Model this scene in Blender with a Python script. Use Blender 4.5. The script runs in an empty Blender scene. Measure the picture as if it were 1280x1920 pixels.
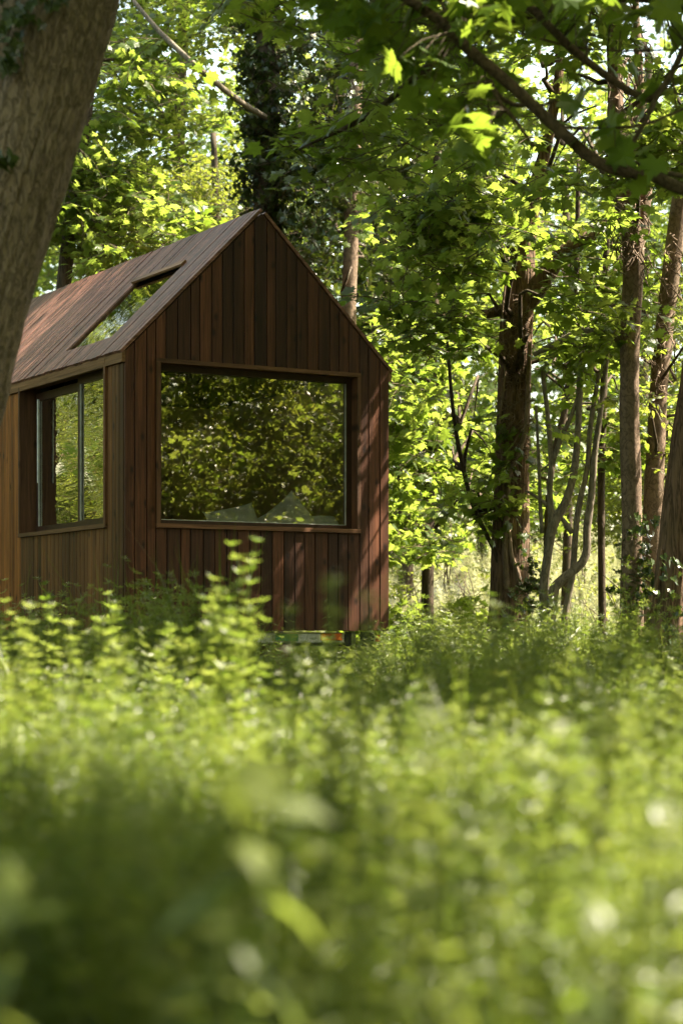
import bpy, math, random
import numpy as np
from mathutils import Vector

# ------------------------------------------------------------------ camera, sky, sun, exposure
SC = bpy.context.scene
COL = SC.collection
FPX, PX0, PY0 = 3715.0, 640.0, 1186.0        # focal length and horizon of the photograph, in its pixels
EYE = 0.62
cam_d = bpy.data.cameras.new('camera'); CAM = bpy.data.objects.new('camera', cam_d); COL.objects.link(CAM)
CAM.location = (0, 0, EYE); CAM.rotation_euler = (math.radians(90), 0, 0)
cam_d.sensor_fit = 'VERTICAL'; cam_d.sensor_height = 36.0; cam_d.sensor_width = 24.0
cam_d.lens = FPX / 1920 * 36.0; cam_d.shift_y = (PY0 - 960) / 1920
cam_d.clip_start = 0.05; cam_d.clip_end = 2000
cam_d.dof.use_dof = True; cam_d.dof.focus_distance = 16.2; cam_d.dof.aperture_fstop = 2.5; cam_d.dof.aperture_blades = 0
SC.camera = CAM

SUN_EL = math.radians(56)
SUN_H = np.array([0.985, 0.17])               # towards the sun, seen from above: right, a little beyond
S = np.array([SUN_H[0]*math.cos(SUN_EL), SUN_H[1]*math.cos(SUN_EL), math.sin(SUN_EL)]); S = S/np.linalg.norm(S)
W = bpy.data.worlds.new('World'); SC.world = W; W.use_nodes = True
wn = W.node_tree
sky = wn.nodes.new('ShaderNodeTexSky'); sky.sky_type = 'NISHITA'; sky.sun_disc = False
sky.sun_elevation = SUN_EL; sky.sun_rotation = math.atan2(SUN_H[0], SUN_H[1]); sky.dust_density = 2.0
tint = wn.nodes.new('ShaderNodeMix'); tint.data_type = 'RGBA'; tint.blend_type = 'MULTIPLY'; tint.inputs[0].default_value = 1.0
tint.inputs[7].default_value = (1.0, .86, .61, 1)         # a warm, hazy sky
wn.links.new(sky.outputs[0], tint.inputs[6]); wn.links.new(tint.outputs[2], wn.nodes['Background'].inputs[0]); wn.nodes['Background'].inputs[1].default_value = 0.15
sun_d = bpy.data.lights.new('sun', 'SUN'); sun_d.energy = 4.6; sun_d.angle = math.radians(0.53); sun_d.color = (1.0, 0.90, 0.72)
sun = bpy.data.objects.new('sun', sun_d); COL.objects.link(sun)
sun.rotation_euler = Vector((-S[0], -S[1], -S[2])).to_track_quat('-Z', 'Y').to_euler()
SC.view_settings.view_transform = 'Standard'; SC.view_settings.look = 'None'
SC.view_settings.exposure = 2.72; SC.view_settings.gamma = 1.0; SC.view_settings.use_curve_mapping = False
cy = SC.cycles
cy.use_denoising = True; cy.max_bounces = 10; cy.diffuse_bounces = 5; cy.glossy_bounces = 4
cy.transmission_bounces = 6; cy.transparent_max_bounces = 12; cy.sample_clamp_indirect = 6.0
cy.caustics_reflective = False; cy.caustics_refractive = False

RNG = np.random.default_rng(11)
random.seed(5)

# ------------------------------------------------------------------ helpers
def at(px, py, D):
    return np.array([(px-PX0)/FPX*D, D, EYE+(PY0-py)/FPX*D])
def to_px(p):
    p = np.asarray(p, float); Y = np.maximum(p[..., 1], 1e-3)
    return PX0+FPX*p[..., 0]/Y, PY0-FPX*(p[..., 2]-EYE)/Y
def smooth(a, b, x):
    t = np.clip((np.asarray(x, float)-a)/(b-a), 0, 1); return t*t*(3-2*t)
def _hash(i, j, k, s):
    h = (i.astype(np.int64)*73856093) ^ (j.astype(np.int64)*19349663) ^ (k.astype(np.int64)*83492791) ^ np.int64(s*40503)
    h = (h ^ (h >> 13))*np.int64(1274126177) & 0x7fffffff
    return ((h ^ (h >> 16)) & 0xffff)/65535.0
def noise(p, s=1):
    p = np.asarray(p, float); f = np.floor(p); t = p-f; t = t*t*(3-2*t); f = f.astype(np.int64)
    r = 0
    for a in (0, 1):
        for b in (0, 1):
            for c in (0, 1):
                w = (t[..., 0] if a else 1-t[..., 0])*(t[..., 1] if b else 1-t[..., 1])*(t[..., 2] if c else 1-t[..., 2])
                r = r+w*_hash(f[..., 0]+a, f[..., 1]+b, f[..., 2]+c, s)
    return r
def ground_z(x, y):
    x = np.asarray(x, float); y = np.asarray(y, float)
    p = np.stack([x*.45, y*.45, x*0], -1)
    return 2.0*smooth(21, 41, y) + (noise(p, 3)-.5)*.10 + 6*smooth(60, 200, y)

def mesh_obj(name, V, F, mat, parent=None, smooth_=False, loc=None, kind=None, mats=None, midx=None):
    """one mesh object; V in world coordinates for an unrotated parent, local coordinates otherwise"""
    me = bpy.data.meshes.new(name)
    V = np.asarray(V, float)
    if loc is not None: V = V-np.asarray(loc)
    elif parent is not None and parent.get('_world') : V = V-np.array(parent.location)
    me.from_pydata(V.tolist(), [], [tuple(f) for f in F])
    for m in (mats or [mat]): me.materials.append(m)
    if midx is not None: me.polygons.foreach_set('material_index', np.asarray(midx, np.int32))
    if smooth_: me.polygons.foreach_set('use_smooth', np.ones(len(me.polygons), bool))
    me.update()
    o = bpy.data.objects.new(name, me); COL.objects.link(o)
    if parent is not None: o.parent = parent
    if loc is not None: o.location = tuple(np.asarray(loc) - (np.array(parent.location) if parent is not None and parent.get('_world') else 0))
    if kind: o['kind'] = kind
    return o
def thing(name, label, cat, loc=(0, 0, 0), rz=0, group=None):
    o = bpy.data.objects.new(name, None); COL.objects.link(o)
    o.location = tuple(loc); o.rotation_euler = (0, 0, rz); o.empty_display_size = .1
    o['label'] = label; o['category'] = cat
    if group: o['group'] = group
    if rz == 0: o['_world'] = 1
    return o
class MB:
    def __init__(s): s.V = []; s.F = []; s.M = []
    def add(s, V, F, m=0):
        n = len(s.V); s.V.extend([tuple(v) for v in V]); s.F.extend([tuple(i+n for i in f) for f in F]); s.M.extend([m]*len(F))
    def box(s, lo, hi, m=0):
        x0, y0, z0 = lo; x1, y1, z1 = hi
        s.add([(x0,y0,z0),(x1,y0,z0),(x1,y1,z0),(x0,y1,z0),(x0,y0,z1),(x1,y0,z1),(x1,y1,z1),(x0,y1,z1)],
              [(0,3,2,1),(4,5,6,7),(0,1,5,4),(1,2,6,5),(2,3,7,6),(3,0,4,7)], m)
def catmull(P, R, step):
    P = np.asarray(P, float); R = np.asarray(R, float)
    Q = np.vstack([2*P[0]-P[1], P, 2*P[-1]-P[-2]]); O = []; OR = []
    for i in range(len(P)-1):
        a, b, c, d = Q[i:i+4]; n = max(1, int(np.linalg.norm(c-b)/step))
        for k in range(n):
            t = k/n
            O.append(.5*((2*b)+(c-a)*t+(2*a-5*b+4*c-d)*t*t+(3*b-a-3*c+d)*t**3)); OR.append(R[i]*(1-t)+R[i+1]*t)
    O.append(P[-1]); OR.append(R[-1])
    return np.array(O), np.array(OR)
def tube(P, R, seg=8, step=.2, rough=None, cap=True):
    """P: points, R: radii; rough(theta, s, point) -> radial offset. returns V, F"""
    C, r = catmull(P, R, step)
    T = np.gradient(C, axis=0); T /= np.linalg.norm(T, axis=1)[:, None]
    ref = np.array([1., 0, 0]) if abs(T[0][0]) < .8 else np.array([0, 1., 0])
    N = ref-T*(T@ref)[:, None]; N /= np.linalg.norm(N, axis=1)[:, None]; B = np.cross(T, N)
    th = np.arange(seg)/seg*2*np.pi
    s = np.concatenate([[0], np.cumsum(np.linalg.norm(np.diff(C, axis=0), axis=1))])
    TH, SS = np.meshgrid(th, s)
    rad = np.repeat(r[:, None], seg, 1)
    if rough is not None: rad = rad+rough(TH, SS, rad)
    V = C[:, None, :]+(np.cos(TH)[..., None]*N[:, None, :]+np.sin(TH)[..., None]*B[:, None, :])*rad[..., None]
    n = len(C); F = []
    for i in range(n-1):
        for j in range(seg):
            k = (j+1) % seg; F.append((i*seg+j, i*seg+k, (i+1)*seg+k, (i+1)*seg+j))
    if cap:
        F.append(tuple(range(seg-1, -1, -1))); F.append(tuple((n-1)*seg+j for j in range(seg)))
    return V.reshape(-1, 3), F
def bark_rough(amp, freq, stretch, seed, flare=0.0, base=0.0):
    def f(TH, SS, rad):
        c = np.stack([np.cos(TH)*freq, np.sin(TH)*freq, SS*stretch], -1)
        a = noise(c, seed); b = noise(c*np.array([2.1, 2.1, 2.3]), seed+1); lump = noise(np.stack([np.cos(TH)*1.2, np.sin(TH)*1.2, SS*1.3], -1), seed+2)
        ridge = 1-np.abs(a-.5)*2
        amp_ = np.minimum(amp, rad*.13)
        r = amp_*(-(ridge**4)*.9+(b-.5)*.6)+rad*.10*(lump-.5)
        if flare: r = r+rad*flare*np.exp(-(np.maximum(SS-base, 0))/.22)*(.7+.6*np.cos(TH*3+1.2)**2)
        return r
    return f

# ------------------------------------------------------------------ materials
def nmat(name):
    m = bpy.data.materials.new(name); m.use_nodes = True
    nt = m.node_tree; nt.nodes.clear()
    out = nt.nodes.new('ShaderNodeOutputMaterial')
    return m, nt, out
def N(nt, typ, **kw):
    n = nt.nodes.new(typ)
    for k, v in kw.items():
        if k.startswith('i_'):
            key = k[2:]; key = int(key) if key.isdigit() else key.replace('_', ' ')
            n.inputs[key].default_value = v
        else: setattr(n, k, v)
    return n
def L(nt, a, b): nt.links.new(a, b)
def ramp(nt, stops, src):
    r = nt.nodes.new('ShaderNodeValToRGB'); e = r.color_ramp.elements
    e[0].position, e[0].color = stops[0][0], (*stops[0][1], 1); e[1].position, e[1].color = stops[-1][0], (*stops[-1][1], 1)
    for p, c in stops[1:-1]:
        x = e.new(p); x.color = (*c, 1)
    L(nt, src, r.inputs[0]); return r.outputs[0]
def leaf_mat(name, dark, light, tdark, tlight, gloss=.35, tmix=.5, rough=.38):
    m, nt, out = nmat(name)
    g = N(nt, 'ShaderNodeNewGeometry'); oi = N(nt, 'ShaderNodeObjectInfo')
    ad = N(nt, 'ShaderNodeMath', operation='ADD'); L(nt, g.outputs['Random Per Island'], ad.inputs[0]); L(nt, oi.outputs['Random'], ad.inputs[1])
    hf = N(nt, 'ShaderNodeMath', operation='MULTIPLY', i_1=.5); L(nt, ad.outputs[0], hf.inputs[0])
    c1 = ramp(nt, [(.1, dark), (.9, light)], hf.outputs[0]); c2 = ramp(nt, [(.1, tdark), (.9, tlight)], hf.outputs[0])
    p = N(nt, 'ShaderNodeBsdfPrincipled', i_Roughness=rough); p.inputs['Specular IOR Level'].default_value = gloss
    L(nt, c1, p.inputs['Base Color'])
    t = N(nt, 'ShaderNodeBsdfTranslucent'); L(nt, c2, t.inputs['Color'])
    mx = N(nt, 'ShaderNodeMixShader', i_0=tmix); L(nt, p.outputs[0], mx.inputs[1]); L(nt, t.outputs[0], mx.inputs[2])
    L(nt, mx.outputs[0], out.inputs[0]); return m
def plain_mat(name, col, rough=.6, spec=.3, metal=0.0):
    m, nt, out = nmat(name)
    p = N(nt, 'ShaderNodeBsdfPrincipled', i_Roughness=rough, i_Metallic=metal); p.inputs['Specular IOR Level'].default_value = spec
    tc = N(nt, 'ShaderNodeTexCoord'); no = N(nt, 'ShaderNodeTexNoise', i_Scale=14.0, i_Detail=5.0); L(nt, tc.outputs['Object'], no.inputs['Vector'])
    c = ramp(nt, [(.3, tuple(x*.75 for x in col)), (.7, tuple(min(1, x*1.15) for x in col))], no.outputs['Fac'])
    L(nt, c, p.inputs['Base Color']); L(nt, p.outputs[0], out.inputs[0]); return m
def wood_mat(name, dark, mid, light, axis='Z', rough=.55, knots=True, tone=.55, thick=None):
    """stained boards: grain along one axis, knots, tone that differs from board to board"""
    m, nt, out = nmat(name)
    tc = N(nt, 'ShaderNodeTexCoord'); oi = N(nt, 'ShaderNodeObjectInfo')
    off = N(nt, 'ShaderNodeVectorMath', operation='SCALE'); off.inputs[0].default_value = (37.1, 91.7, 53.3); L(nt, oi.outputs['Random'], off.inputs['Scale'])
    ad = N(nt, 'ShaderNodeVectorMath', operation='ADD'); L(nt, tc.outputs['Object'], ad.inputs[0]); L(nt, off.outputs[0], ad.inputs[1])
    k = {'Z': (1, 1, .045), 'Y': (1, .045, 1), 'X': (.045, 1, 1)}[axis]
    kk = {'Z': (1, 1, .55), 'Y': (1, .55, 1), 'X': (.55, 1, 1)}[axis]
    if thick: kk = tuple(0 if 'XYZ'[i] == thick else kk[i] for i in range(3))
    vm = N(nt, 'ShaderNodeVectorMath', operation='MULTIPLY'); vm.inputs[1].default_value = k; L(nt, ad.outputs[0], vm.inputs[0])
    # grain bends round knots
    vk = N(nt, 'ShaderNodeVectorMath', operation='MULTIPLY'); vk.inputs[1].default_value = kk; L(nt, ad.outputs[0], vk.inputs[0])
    vo = N(nt, 'ShaderNodeTexVoronoi', i_Scale=5.2); vo.voronoi_dimensions = '2D'; vo.feature = 'F1'
    sx = N(nt, 'ShaderNodeSeparateXYZ'); cx = N(nt, 'ShaderNodeCombineXYZ'); L(nt, vk.outputs[0], sx.inputs[0])
    L(nt, sx.outputs[1 if thick == 'X' else 0], cx.inputs[0]); L(nt, sx.outputs[1 if thick == 'Z' else 2], cx.inputs[1]); L(nt, cx.outputs[0], vo.inputs['Vector'])
    n1 = N(nt, 'ShaderNodeTexNoise', i_Scale=55.0, i_Detail=6.0, i_Roughness=.65, i_Distortion=.6); L(nt, vm.outputs[0], n1.inputs['Vector'])
    n2 = N(nt, 'ShaderNodeTexNoise', i_Scale=11.0, i_Detail=3.0); L(nt, vm.outputs[0], n2.inputs['Vector'])
    c = ramp(nt, [(.28, dark), (.5, mid), (.75, light)], n1.outputs['Fac'])
    # large streaks
    s = N(nt, 'ShaderNodeMapRange', i_1=.3, i_2=.7, i_3=.55, i_4=1.35); L(nt, n2.outputs['Fac'], s.inputs[0])
    # tone per board
    tb = N(nt, 'ShaderNodeMapRange', i_1=0., i_2=1., i_3=tone, i_4=2-tone); L(nt, oi.outputs['Random'], tb.inputs[0])
    mm = N(nt, 'ShaderNodeMath', operation='MULTIPLY'); L(nt, s.outputs[0], mm.inputs[0]); L(nt, tb.outputs[0], mm.inputs[1])
    kn = N(nt, 'ShaderNodeMapRange', i_1=.03, i_2=.13, i_3=.25 if knots else 1.0, i_4=1.0); L(nt, vo.outputs['Distance'], kn.inputs[0])
    sk_ = N(nt, 'ShaderNodeSeparateColor'); L(nt, vo.outputs['Color'], sk_.inputs[0]); gt = N(nt, 'ShaderNodeMath', operation='LESS_THAN', i_1=.35); L(nt, sk_.outputs[0], gt.inputs[0])
    kx = N(nt, 'ShaderNodeMath', operation='MAXIMUM'); L(nt, kn.outputs[0], kx.inputs[0]); L(nt, gt.outputs[0], kx.inputs[1])
    m3 = N(nt, 'ShaderNodeMath', operation='MULTIPLY'); L(nt, mm.outputs[0], m3.inputs[0]); L(nt, kx.outputs[0], m3.inputs[1])
    sc = N(nt, 'ShaderNodeVectorMath', operation='SCALE'); L(nt, c, sc.inputs[0]); L(nt, m3.outputs[0], sc.inputs['Scale'])
    p = N(nt, 'ShaderNodeBsdfPrincipled', i_Roughness=rough); p.inputs['Specular IOR Level'].default_value = .3
    L(nt, sc.outputs[0], p.inputs['Base Color'])
    b = N(nt, 'ShaderNodeBump', i_Strength=.35, i_Distance=.004); L(nt, n1.outputs['Fac'], b.inputs['Height']); L(nt, b.outputs[0], p.inputs['Normal'])
    L(nt, p.outputs[0], out.inputs[0]); return m
def bark_mat(name, dark, light, scale=26., stretch=.22, moss=(0.05, .06, .015), mossamt=.35, bump=.6):
    m, nt, out = nmat(name)
    tc = N(nt, 'ShaderNodeTexCoord')
    vm = N(nt, 'ShaderNodeVectorMath', operation='MULTIPLY'); vm.inputs[1].default_value = (1, 1, stretch); L(nt, tc.outputs['Object'], vm.inputs[0])
    n1 = N(nt, 'ShaderNodeTexNoise', i_Scale=scale, i_Detail=7.0, i_Roughness=.62); L(nt, vm.outputs[0], n1.inputs['Vector'])
    vo = N(nt, 'ShaderNodeTexNoise', i_Scale=scale*.55, i_Detail=4.0, i_Distortion=.8); L(nt, vm.outputs[0], vo.inputs['Vector'])
    rd = N(nt, 'ShaderNodeMath', operation='SUBTRACT', i_1=.5); L(nt, vo.outputs['Fac'], rd.inputs[0]); ra = N(nt, 'ShaderNodeMath', operation='ABSOLUTE'); L(nt, rd.outputs[0], ra.inputs[0])
    n3 = N(nt, 'ShaderNodeTexNoise', i_Scale=2.3, i_Detail=4.0); L(nt, tc.outputs['Object'], n3.inputs['Vector'])
    ed = N(nt, 'ShaderNodeMapRange', i_1=0., i_2=.07, i_3=.45, i_4=1.); L(nt, ra.outputs[0], ed.inputs[0])
    hm = N(nt, 'ShaderNodeMath', operation='MULTIPLY'); L(nt, n1.outputs['Fac'], hm.inputs[0]); L(nt, ed.outputs[0], hm.inputs[1])
    c = ramp(nt, [(.12, dark), (.55, light)], hm.outputs[0])
    mf = N(nt, 'ShaderNodeMapRange', i_1=.5, i_2=.72, i_3=0., i_4=mossamt); L(nt, n3.outputs['Fac'], mf.inputs[0])
    mx = N(nt, 'ShaderNodeMix', data_type='RGBA'); L(nt, mf.outputs[0], mx.inputs[0]); L(nt, c, mx.inputs[6]); mx.inputs[7].default_value = (*moss, 1)
    p = N(nt, 'ShaderNodeBsdfPrincipled', i_Roughness=.85); p.inputs['Specular IOR Level'].default_value = .2
    L(nt, mx.outputs[2], p.inputs['Base Color'])
    b = N(nt, 'ShaderNodeBump', i_Strength=bump, i_Distance=.018); L(nt, hm.outputs[0], b.inputs['Height']); L(nt, b.outputs[0], p.inputs['Normal'])
    L(nt, p.outputs[0], out.inputs[0]); return m
def glass_mat(name, refl, tint, wave=0.0, wavescale=(1, 1, 1)):
    m, nt, out = nmat(name)
    t = N(nt, 'ShaderNodeBsdfTransparent'); t.inputs[0].default_value = (*tint, 1)
    g = N(nt, 'ShaderNodeBsdfGlossy', i_Roughness=0.0); g.inputs[0].default_value = (.96, .90, .78, 1)
    lw = N(nt, 'ShaderNodeLayerWeight', i_Blend=.22)
    mr = N(nt, 'ShaderNodeMapRange', i_1=0., i_2=1., i_3=refl, i_4=1.); L(nt, lw.outputs['Fresnel'], mr.inputs[0])
    mx = N(nt, 'ShaderNodeMixShader'); L(nt, mr.outputs[0], mx.inputs[0]); L(nt, t.outputs[0], mx.inputs[1]); L(nt, g.outputs[0], mx.inputs[2])
    if wave:
        tc = N(nt, 'ShaderNodeTexCoord'); vm = N(nt, 'ShaderNodeVectorMath', operation='MULTIPLY'); vm.inputs[1].default_value = wavescale; L(nt, tc.outputs['Object'], vm.inputs[0])
        no = N(nt, 'ShaderNodeTexNoise', i_Scale=3.0, i_Detail=2.5, i_Distortion=.8); L(nt, vm.outputs[0], no.inputs['Vector'])
        b = N(nt, 'ShaderNodeBump', i_Strength=wave, i_Distance=.02); L(nt, no.outputs['Fac'], b.inputs['Height']); L(nt, b.outputs[0], g.inputs['Normal'])
    L(nt, mx.outputs[0], out.inputs[0]); return m

M = {}
M['maple'] = leaf_mat('maple_leaf', (.045, .085, .012), (.080, .12, .02), (.17, .26, .02), (.30, .36, .06), tmix=.6)
M['maple_near'] = leaf_mat('maple_leaf_near', (.050, .105, .010), (.085, .14, .014), (.15, .26, .016), (.25, .33, .035), tmix=.55)
M['hazel'] = leaf_mat('small_leaf', (.045, .075, .010), (.10, .12, .022), (.20, .26, .02), (.34, .38, .05), tmix=.5)
M['ivy'] = leaf_mat('ivy_leaf', (.020, .040, .008), (.050, .075, .014), (.05, .09, .008), (.12, .15, .016), gloss=.6, tmix=.25, rough=.28)
M['weed'] = leaf_mat('weed_leaf', (.05, .080, .011), (.11, .13, .028), (.16, .255, .02), (.38, .43, .08), tmix=.5, gloss=.5)
M['herb'] = leaf_mat('herb_leaf', (.037, .068, .009), (.075, .10, .018), (.125, .19, .012), (.26, .305, .035), tmix=.5, gloss=.35)
M['weedstem'] = leaf_mat('weed_stem', (.09, .12, .03), (.13, .15, .045), (.2, .26, .04), (.28, .33, .07), tmix=.4, gloss=.3)
M['flower'] = leaf_mat('weed_flower', (.55, .56, .45), (.75, .75, .62), (.5, .52, .36), (.6, .6, .45), tmix=.4)
M['twig'] = bark_mat('twig_bark', (.035, .025, .016), (.12, .09, .055), scale=40, mossamt=.2)
M['bark_left'] = bark_mat('smooth_grey_brown_bark', (.085, .064, .045), (.32, .24, .17), scale=58, stretch=.34, mossamt=.25, moss=(.11, .09, .045), bump=1.0)
M['bark_rough'] = bark_mat('furrowed_bark', (.030, .018, .011), (.20, .125, .08), scale=34, stretch=.10, mossamt=.3, bump=1.0)
M['bark_smooth'] = bark_mat('smooth_bark', (.07, .048, .033), (.21, .145, .10), scale=30, stretch=.7, mossamt=.3, moss=(.10, .09, .045), bump=.3)
M['bark_grey'] = bark_mat('grey_stem_bark', (.07, .058, .042), (.21, .175, .13), scale=38, stretch=.3, mossamt=.4, bump=.35)
M['bark_dark'] = bark_mat('dark_bark', (.02, .015, .01), (.085, .06, .04), scale=30, stretch=.25, mossamt=.35, bump=.6)
M['vine'] = bark_mat('vine_bark', (.09, .065, .045), (.25, .18, .125), scale=60, stretch=.2, mossamt=.1, bump=.4)
M['gable'] = wood_mat('dark_stained_board', (.026, .0085, .0040), (.072, .025, .0112), (.122, .046, .0225), tone=.56, thick='Y')
M['side'] = wood_mat('stained_board_lit_tint', (.050, .020, .006), (.115, .050, .016), (.18, .085, .03), tone=.6, thick='X')  # yellower than the gable: light from the green surroundings put into the colour
M['orange'] = wood_mat('orange_board', (.10, .032, .007), (.23, .085, .02), (.33, .135, .035), tone=.8, thick='X')  # boards past the side window, more orange than the rest
M['trim'] = wood_mat('trim_board', (.05, .022, .011), (.12, .055, .027), (.19, .09, .048), axis='X')
M['trim_y'] = wood_mat('side_trim_board', (.07, .034, .015), (.16, .082, .037), (.24, .13, .062), axis='Y')
M['trim_z'] = wood_mat('upright_trim_board', (.05, .022, .011), (.11, .05, .024), (.17, .08, .042), axis='Z')
M['roof'] = wood_mat('weathered_roof_board', (.066, .029, .020), (.165, .076, .054), (.25, .130, .098), axis='X', rough=.5, knots=False, tone=.72)
M['frame'] = plain_mat('window_frame_brown', (.045, .022, .013), .45)
M['paper'] = plain_mat('black_underlay', (.006, .005, .0045), .9)
M['inner'] = plain_mat('plywood_lining', (.36, .22, .10), .6)
M['cabinet'] = plain_mat('brown_cabinet', (.16, .085, .045), .5)
M['pillow'] = plain_mat('white_cotton', (.84, .84, .82), .9)
M['white'] = plain_mat('white_painted_metal', (.62, .62, .58), .4, .5)
M['green'] = plain_mat('green_plate', (.02, .20, .09), .4, .5)
M['orange_lamp'] = plain_mat('orange_plastic', (.55, .10, .015), .3, .5)
M['red_lamp'] = plain_mat('red_plastic', (.45, .03, .02), .3, .5)
M['rubber'] = plain_mat('black_rubber', (.012, .012, .013), .6)
M['steel'] = plain_mat('galvanised_steel', (.35, .36, .36), .4, .5, .7)
M['block'] = plain_mat('rough_timber_block', (.16, .075, .045), .8)
M['strip'] = plain_mat('pale_sash_strip', (.62, .62, .58), .4)
M['glass'] = glass_mat('window_glass', .155, (.98, .98, .96), 0.0, (2.5, 2.5, 2.5))
M['glass_side'] = glass_mat('side_window_glass', .6, (.75, .80, .70), .16, (.6, .9, 5))
M['glass_roof'] = glass_mat('skylight_glass', .40, (.75, .80, .72), .10, (2, 2, 2))
m, nt, out = nmat('woodland_soil')
tc = N(nt, 'ShaderNodeTexCoord'); no = N(nt, 'ShaderNodeTexNoise', i_Scale=3.0, i_Detail=8.0); L(nt, tc.outputs['Object'], no.inputs['Vector'])
c = ramp(nt, [(.3, (.012, .014, .005)), (.6, (.026, .030, .009)), (.8, (.04, .032, .016))], no.outputs['Fac'])
p = N(nt, 'ShaderNodeBsdfPrincipled', i_Roughness=.95); L(nt, c, p.inputs['Base Color']); L(nt, p.outputs[0], out.inputs[0]); M['soil'] = m
M['painted_glare'] = leaf_mat('grass_painted_sun_glare', (.34, .35, .15), (.55, .54, .33), (.40, .42, .16), (.55, .54, .30), tmix=.4)  # strong sun and haze over the meadow painted in as a pale leaf colour

# ------------------------------------------------------------------ leaves and sprays (source meshes, never linked to the scene)
MAPLE = [(0, 0), (.10, -.10), (.30, -.16), (.26, .02), (.52, .10), (.40, .24), (.50, .46), (.26, .40), (.16, .60), (.12, .52), (0, .95)]
MAPLE = MAPLE+[(-x, y) for x, y in MAPLE[-2:0:-1]]
IVY = [(0, 0), (.16, -.16), (.42, -.06), (.30, .16), (.38, .38), (.16, .42), (0, .85)]
IVY = IVY+[(-x, y) for x, y in IVY[-2:0:-1]]
OVAL = [(0, 0), (.2, .15), (.28, .42), (.18, .75), (0, 1.0), (-.18, .75), (-.28, .42), (-.2, .15)]
def leaf_geo(outline, size, fold=.18, droop=.25):
    """fan round a raised midrib point, folded along the midrib and drooping to the tip"""
    V = [(0, .33*size, 0.0)]
    for x, y in outline: V.append((x*size, y*size, -abs(x)*fold*size-droop*size*max(0, y-.3)**2+.05*size*((x*7+y*3) % 1-.5)))
    n = len(outline); F = [(0, 1+i, 1+(i+1) % n) for i in range(n)]
    return np.array(V), F
def rot(ax, ay, az):
    cx, sx, c_y, sy, cz, sz = math.cos(ax), math.sin(ax), math.cos(ay), math.sin(ay), math.cos(az), math.sin(az)
    return np.array([[cz, -sz, 0], [sz, cz, 0], [0, 0, 1]])@np.array([[c_y, 0, sy], [0, 1, 0], [-sy, 0, c_y]])@np.array([[1, 0, 0], [0, cx, -sx], [0, sx, cx]])
def src(name, mb, mats):
    me = bpy.data.meshes.new(name); me.from_pydata(mb.V, [], mb.F)
    for m_ in mats: me.materials.append(m_)
    me.polygons.foreach_set('material_index', np.array(mb.M, np.int32)); me.update()
    return bpy.data.objects.new(name, me)
def stick(mb, a, b, r0, r1, m=0, n=3):
    a = np.array(a, float); b = np.array(b, float); d = b-a; d /= np.linalg.norm(d)
    u = np.cross(d, (0.3, .5, .81)); u /= np.linalg.norm(u); w = np.cross(d, u)
    V = [p+(u*math.cos(k*2*math.pi/n)+w*math.sin(k*2*math.pi/n))*r for p, r in ((a, r0), (b, r1)) for k in range(n)]
    mb.add(V, [(k, (k+1) % n, n+(k+1) % n, n+k) for k in range(n)], m)
def spray(rnd, outline, n, length, smin, smax, leafmat, tilt=.5, droop=.3, vertical=False, petiole=.07):
    mb = MB()
    prev = np.zeros(3); bend = rnd.uniform(-.3, .3)
    pts = [np.array([bend*(t*length)**2, t*length, -.25*length*t*t*rnd.uniform(.3, 1)]) for t in np.linspace(0, 1, 5)]
    for a, b in zip(pts, pts[1:]): stick(mb, a, b, .0045, .003, 1)
    for k in range(n):
        t = (k+.6)/n; i = min(3, int(t*4)); p = pts[i]*(1-(t*4-i))+pts[i+1]*(t*4-i)
        side = (-1)**k; az = side*rnd.uniform(.5, 1.4) if k < n-1 else rnd.uniform(-.2, .2)
        s = rnd.uniform(smin, smax)*(1-.25*t)
        R = rot(rnd.uniform(-.75, .15), rnd.uniform(-tilt, tilt), -az)
        if vertical: R = R@rot(rnd.uniform(.6, 1.6), 0, rnd.uniform(-.6, .6))
        st = p+R@np.array([0, petiole*rnd.uniform(.6, 1.4), 0])
        V, F = leaf_geo(outline, s, rnd.uniform(.05, .3), rnd.uniform(.1, .5))
        mb.add((R@V.T).T+st, F, 0)
        if petiole > .03: stick(mb, p, st, .0022, .0016, 1)
    mb.V = [(x, y-length*.5, z) for x, y, z in mb.V]
    return mb
rnd = random.Random(3)
SRC = {
 'maple': [src('maple_spray', spray(rnd, MAPLE, 9, .55, .10, .155, 0), [M['maple'], M['twig']]) for _ in range(4)],
 'hazel': [src('small_leaf_spray', spray(rnd, OVAL, 17, .55, .055, .095, 0, petiole=.02, tilt=.7), [M['hazel'], M['twig']]) for _ in range(3)],
 'ivy': [src('ivy_spray', spray(rnd, IVY, 13, .40, .065, .11, 0, vertical=True, petiole=.04, tilt=.8), [M['ivy'], M['twig']]) for _ in range(3)],
}
def whorl(mb, p, R, n, ln, wd, up, m=0):
    for k in range(n):
        a = k*2*math.pi/n+rnd.uniform(-.2, .2); l = ln*rnd.uniform(.75, 1.15)
        d = R@np.array([math.cos(a), math.sin(a), up+rnd.uniform(-.15, .15)]); d /= np.linalg.norm(d)
        w = R@np.array([-math.sin(a), math.cos(a), 0])*wd*l
        q = p+d*l*.6; e = p+d*l-np.array([0, 0, .12*l])
        mb.add([p, q+w, e, q-w], [(0, 1, 2, 3)], m)
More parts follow.
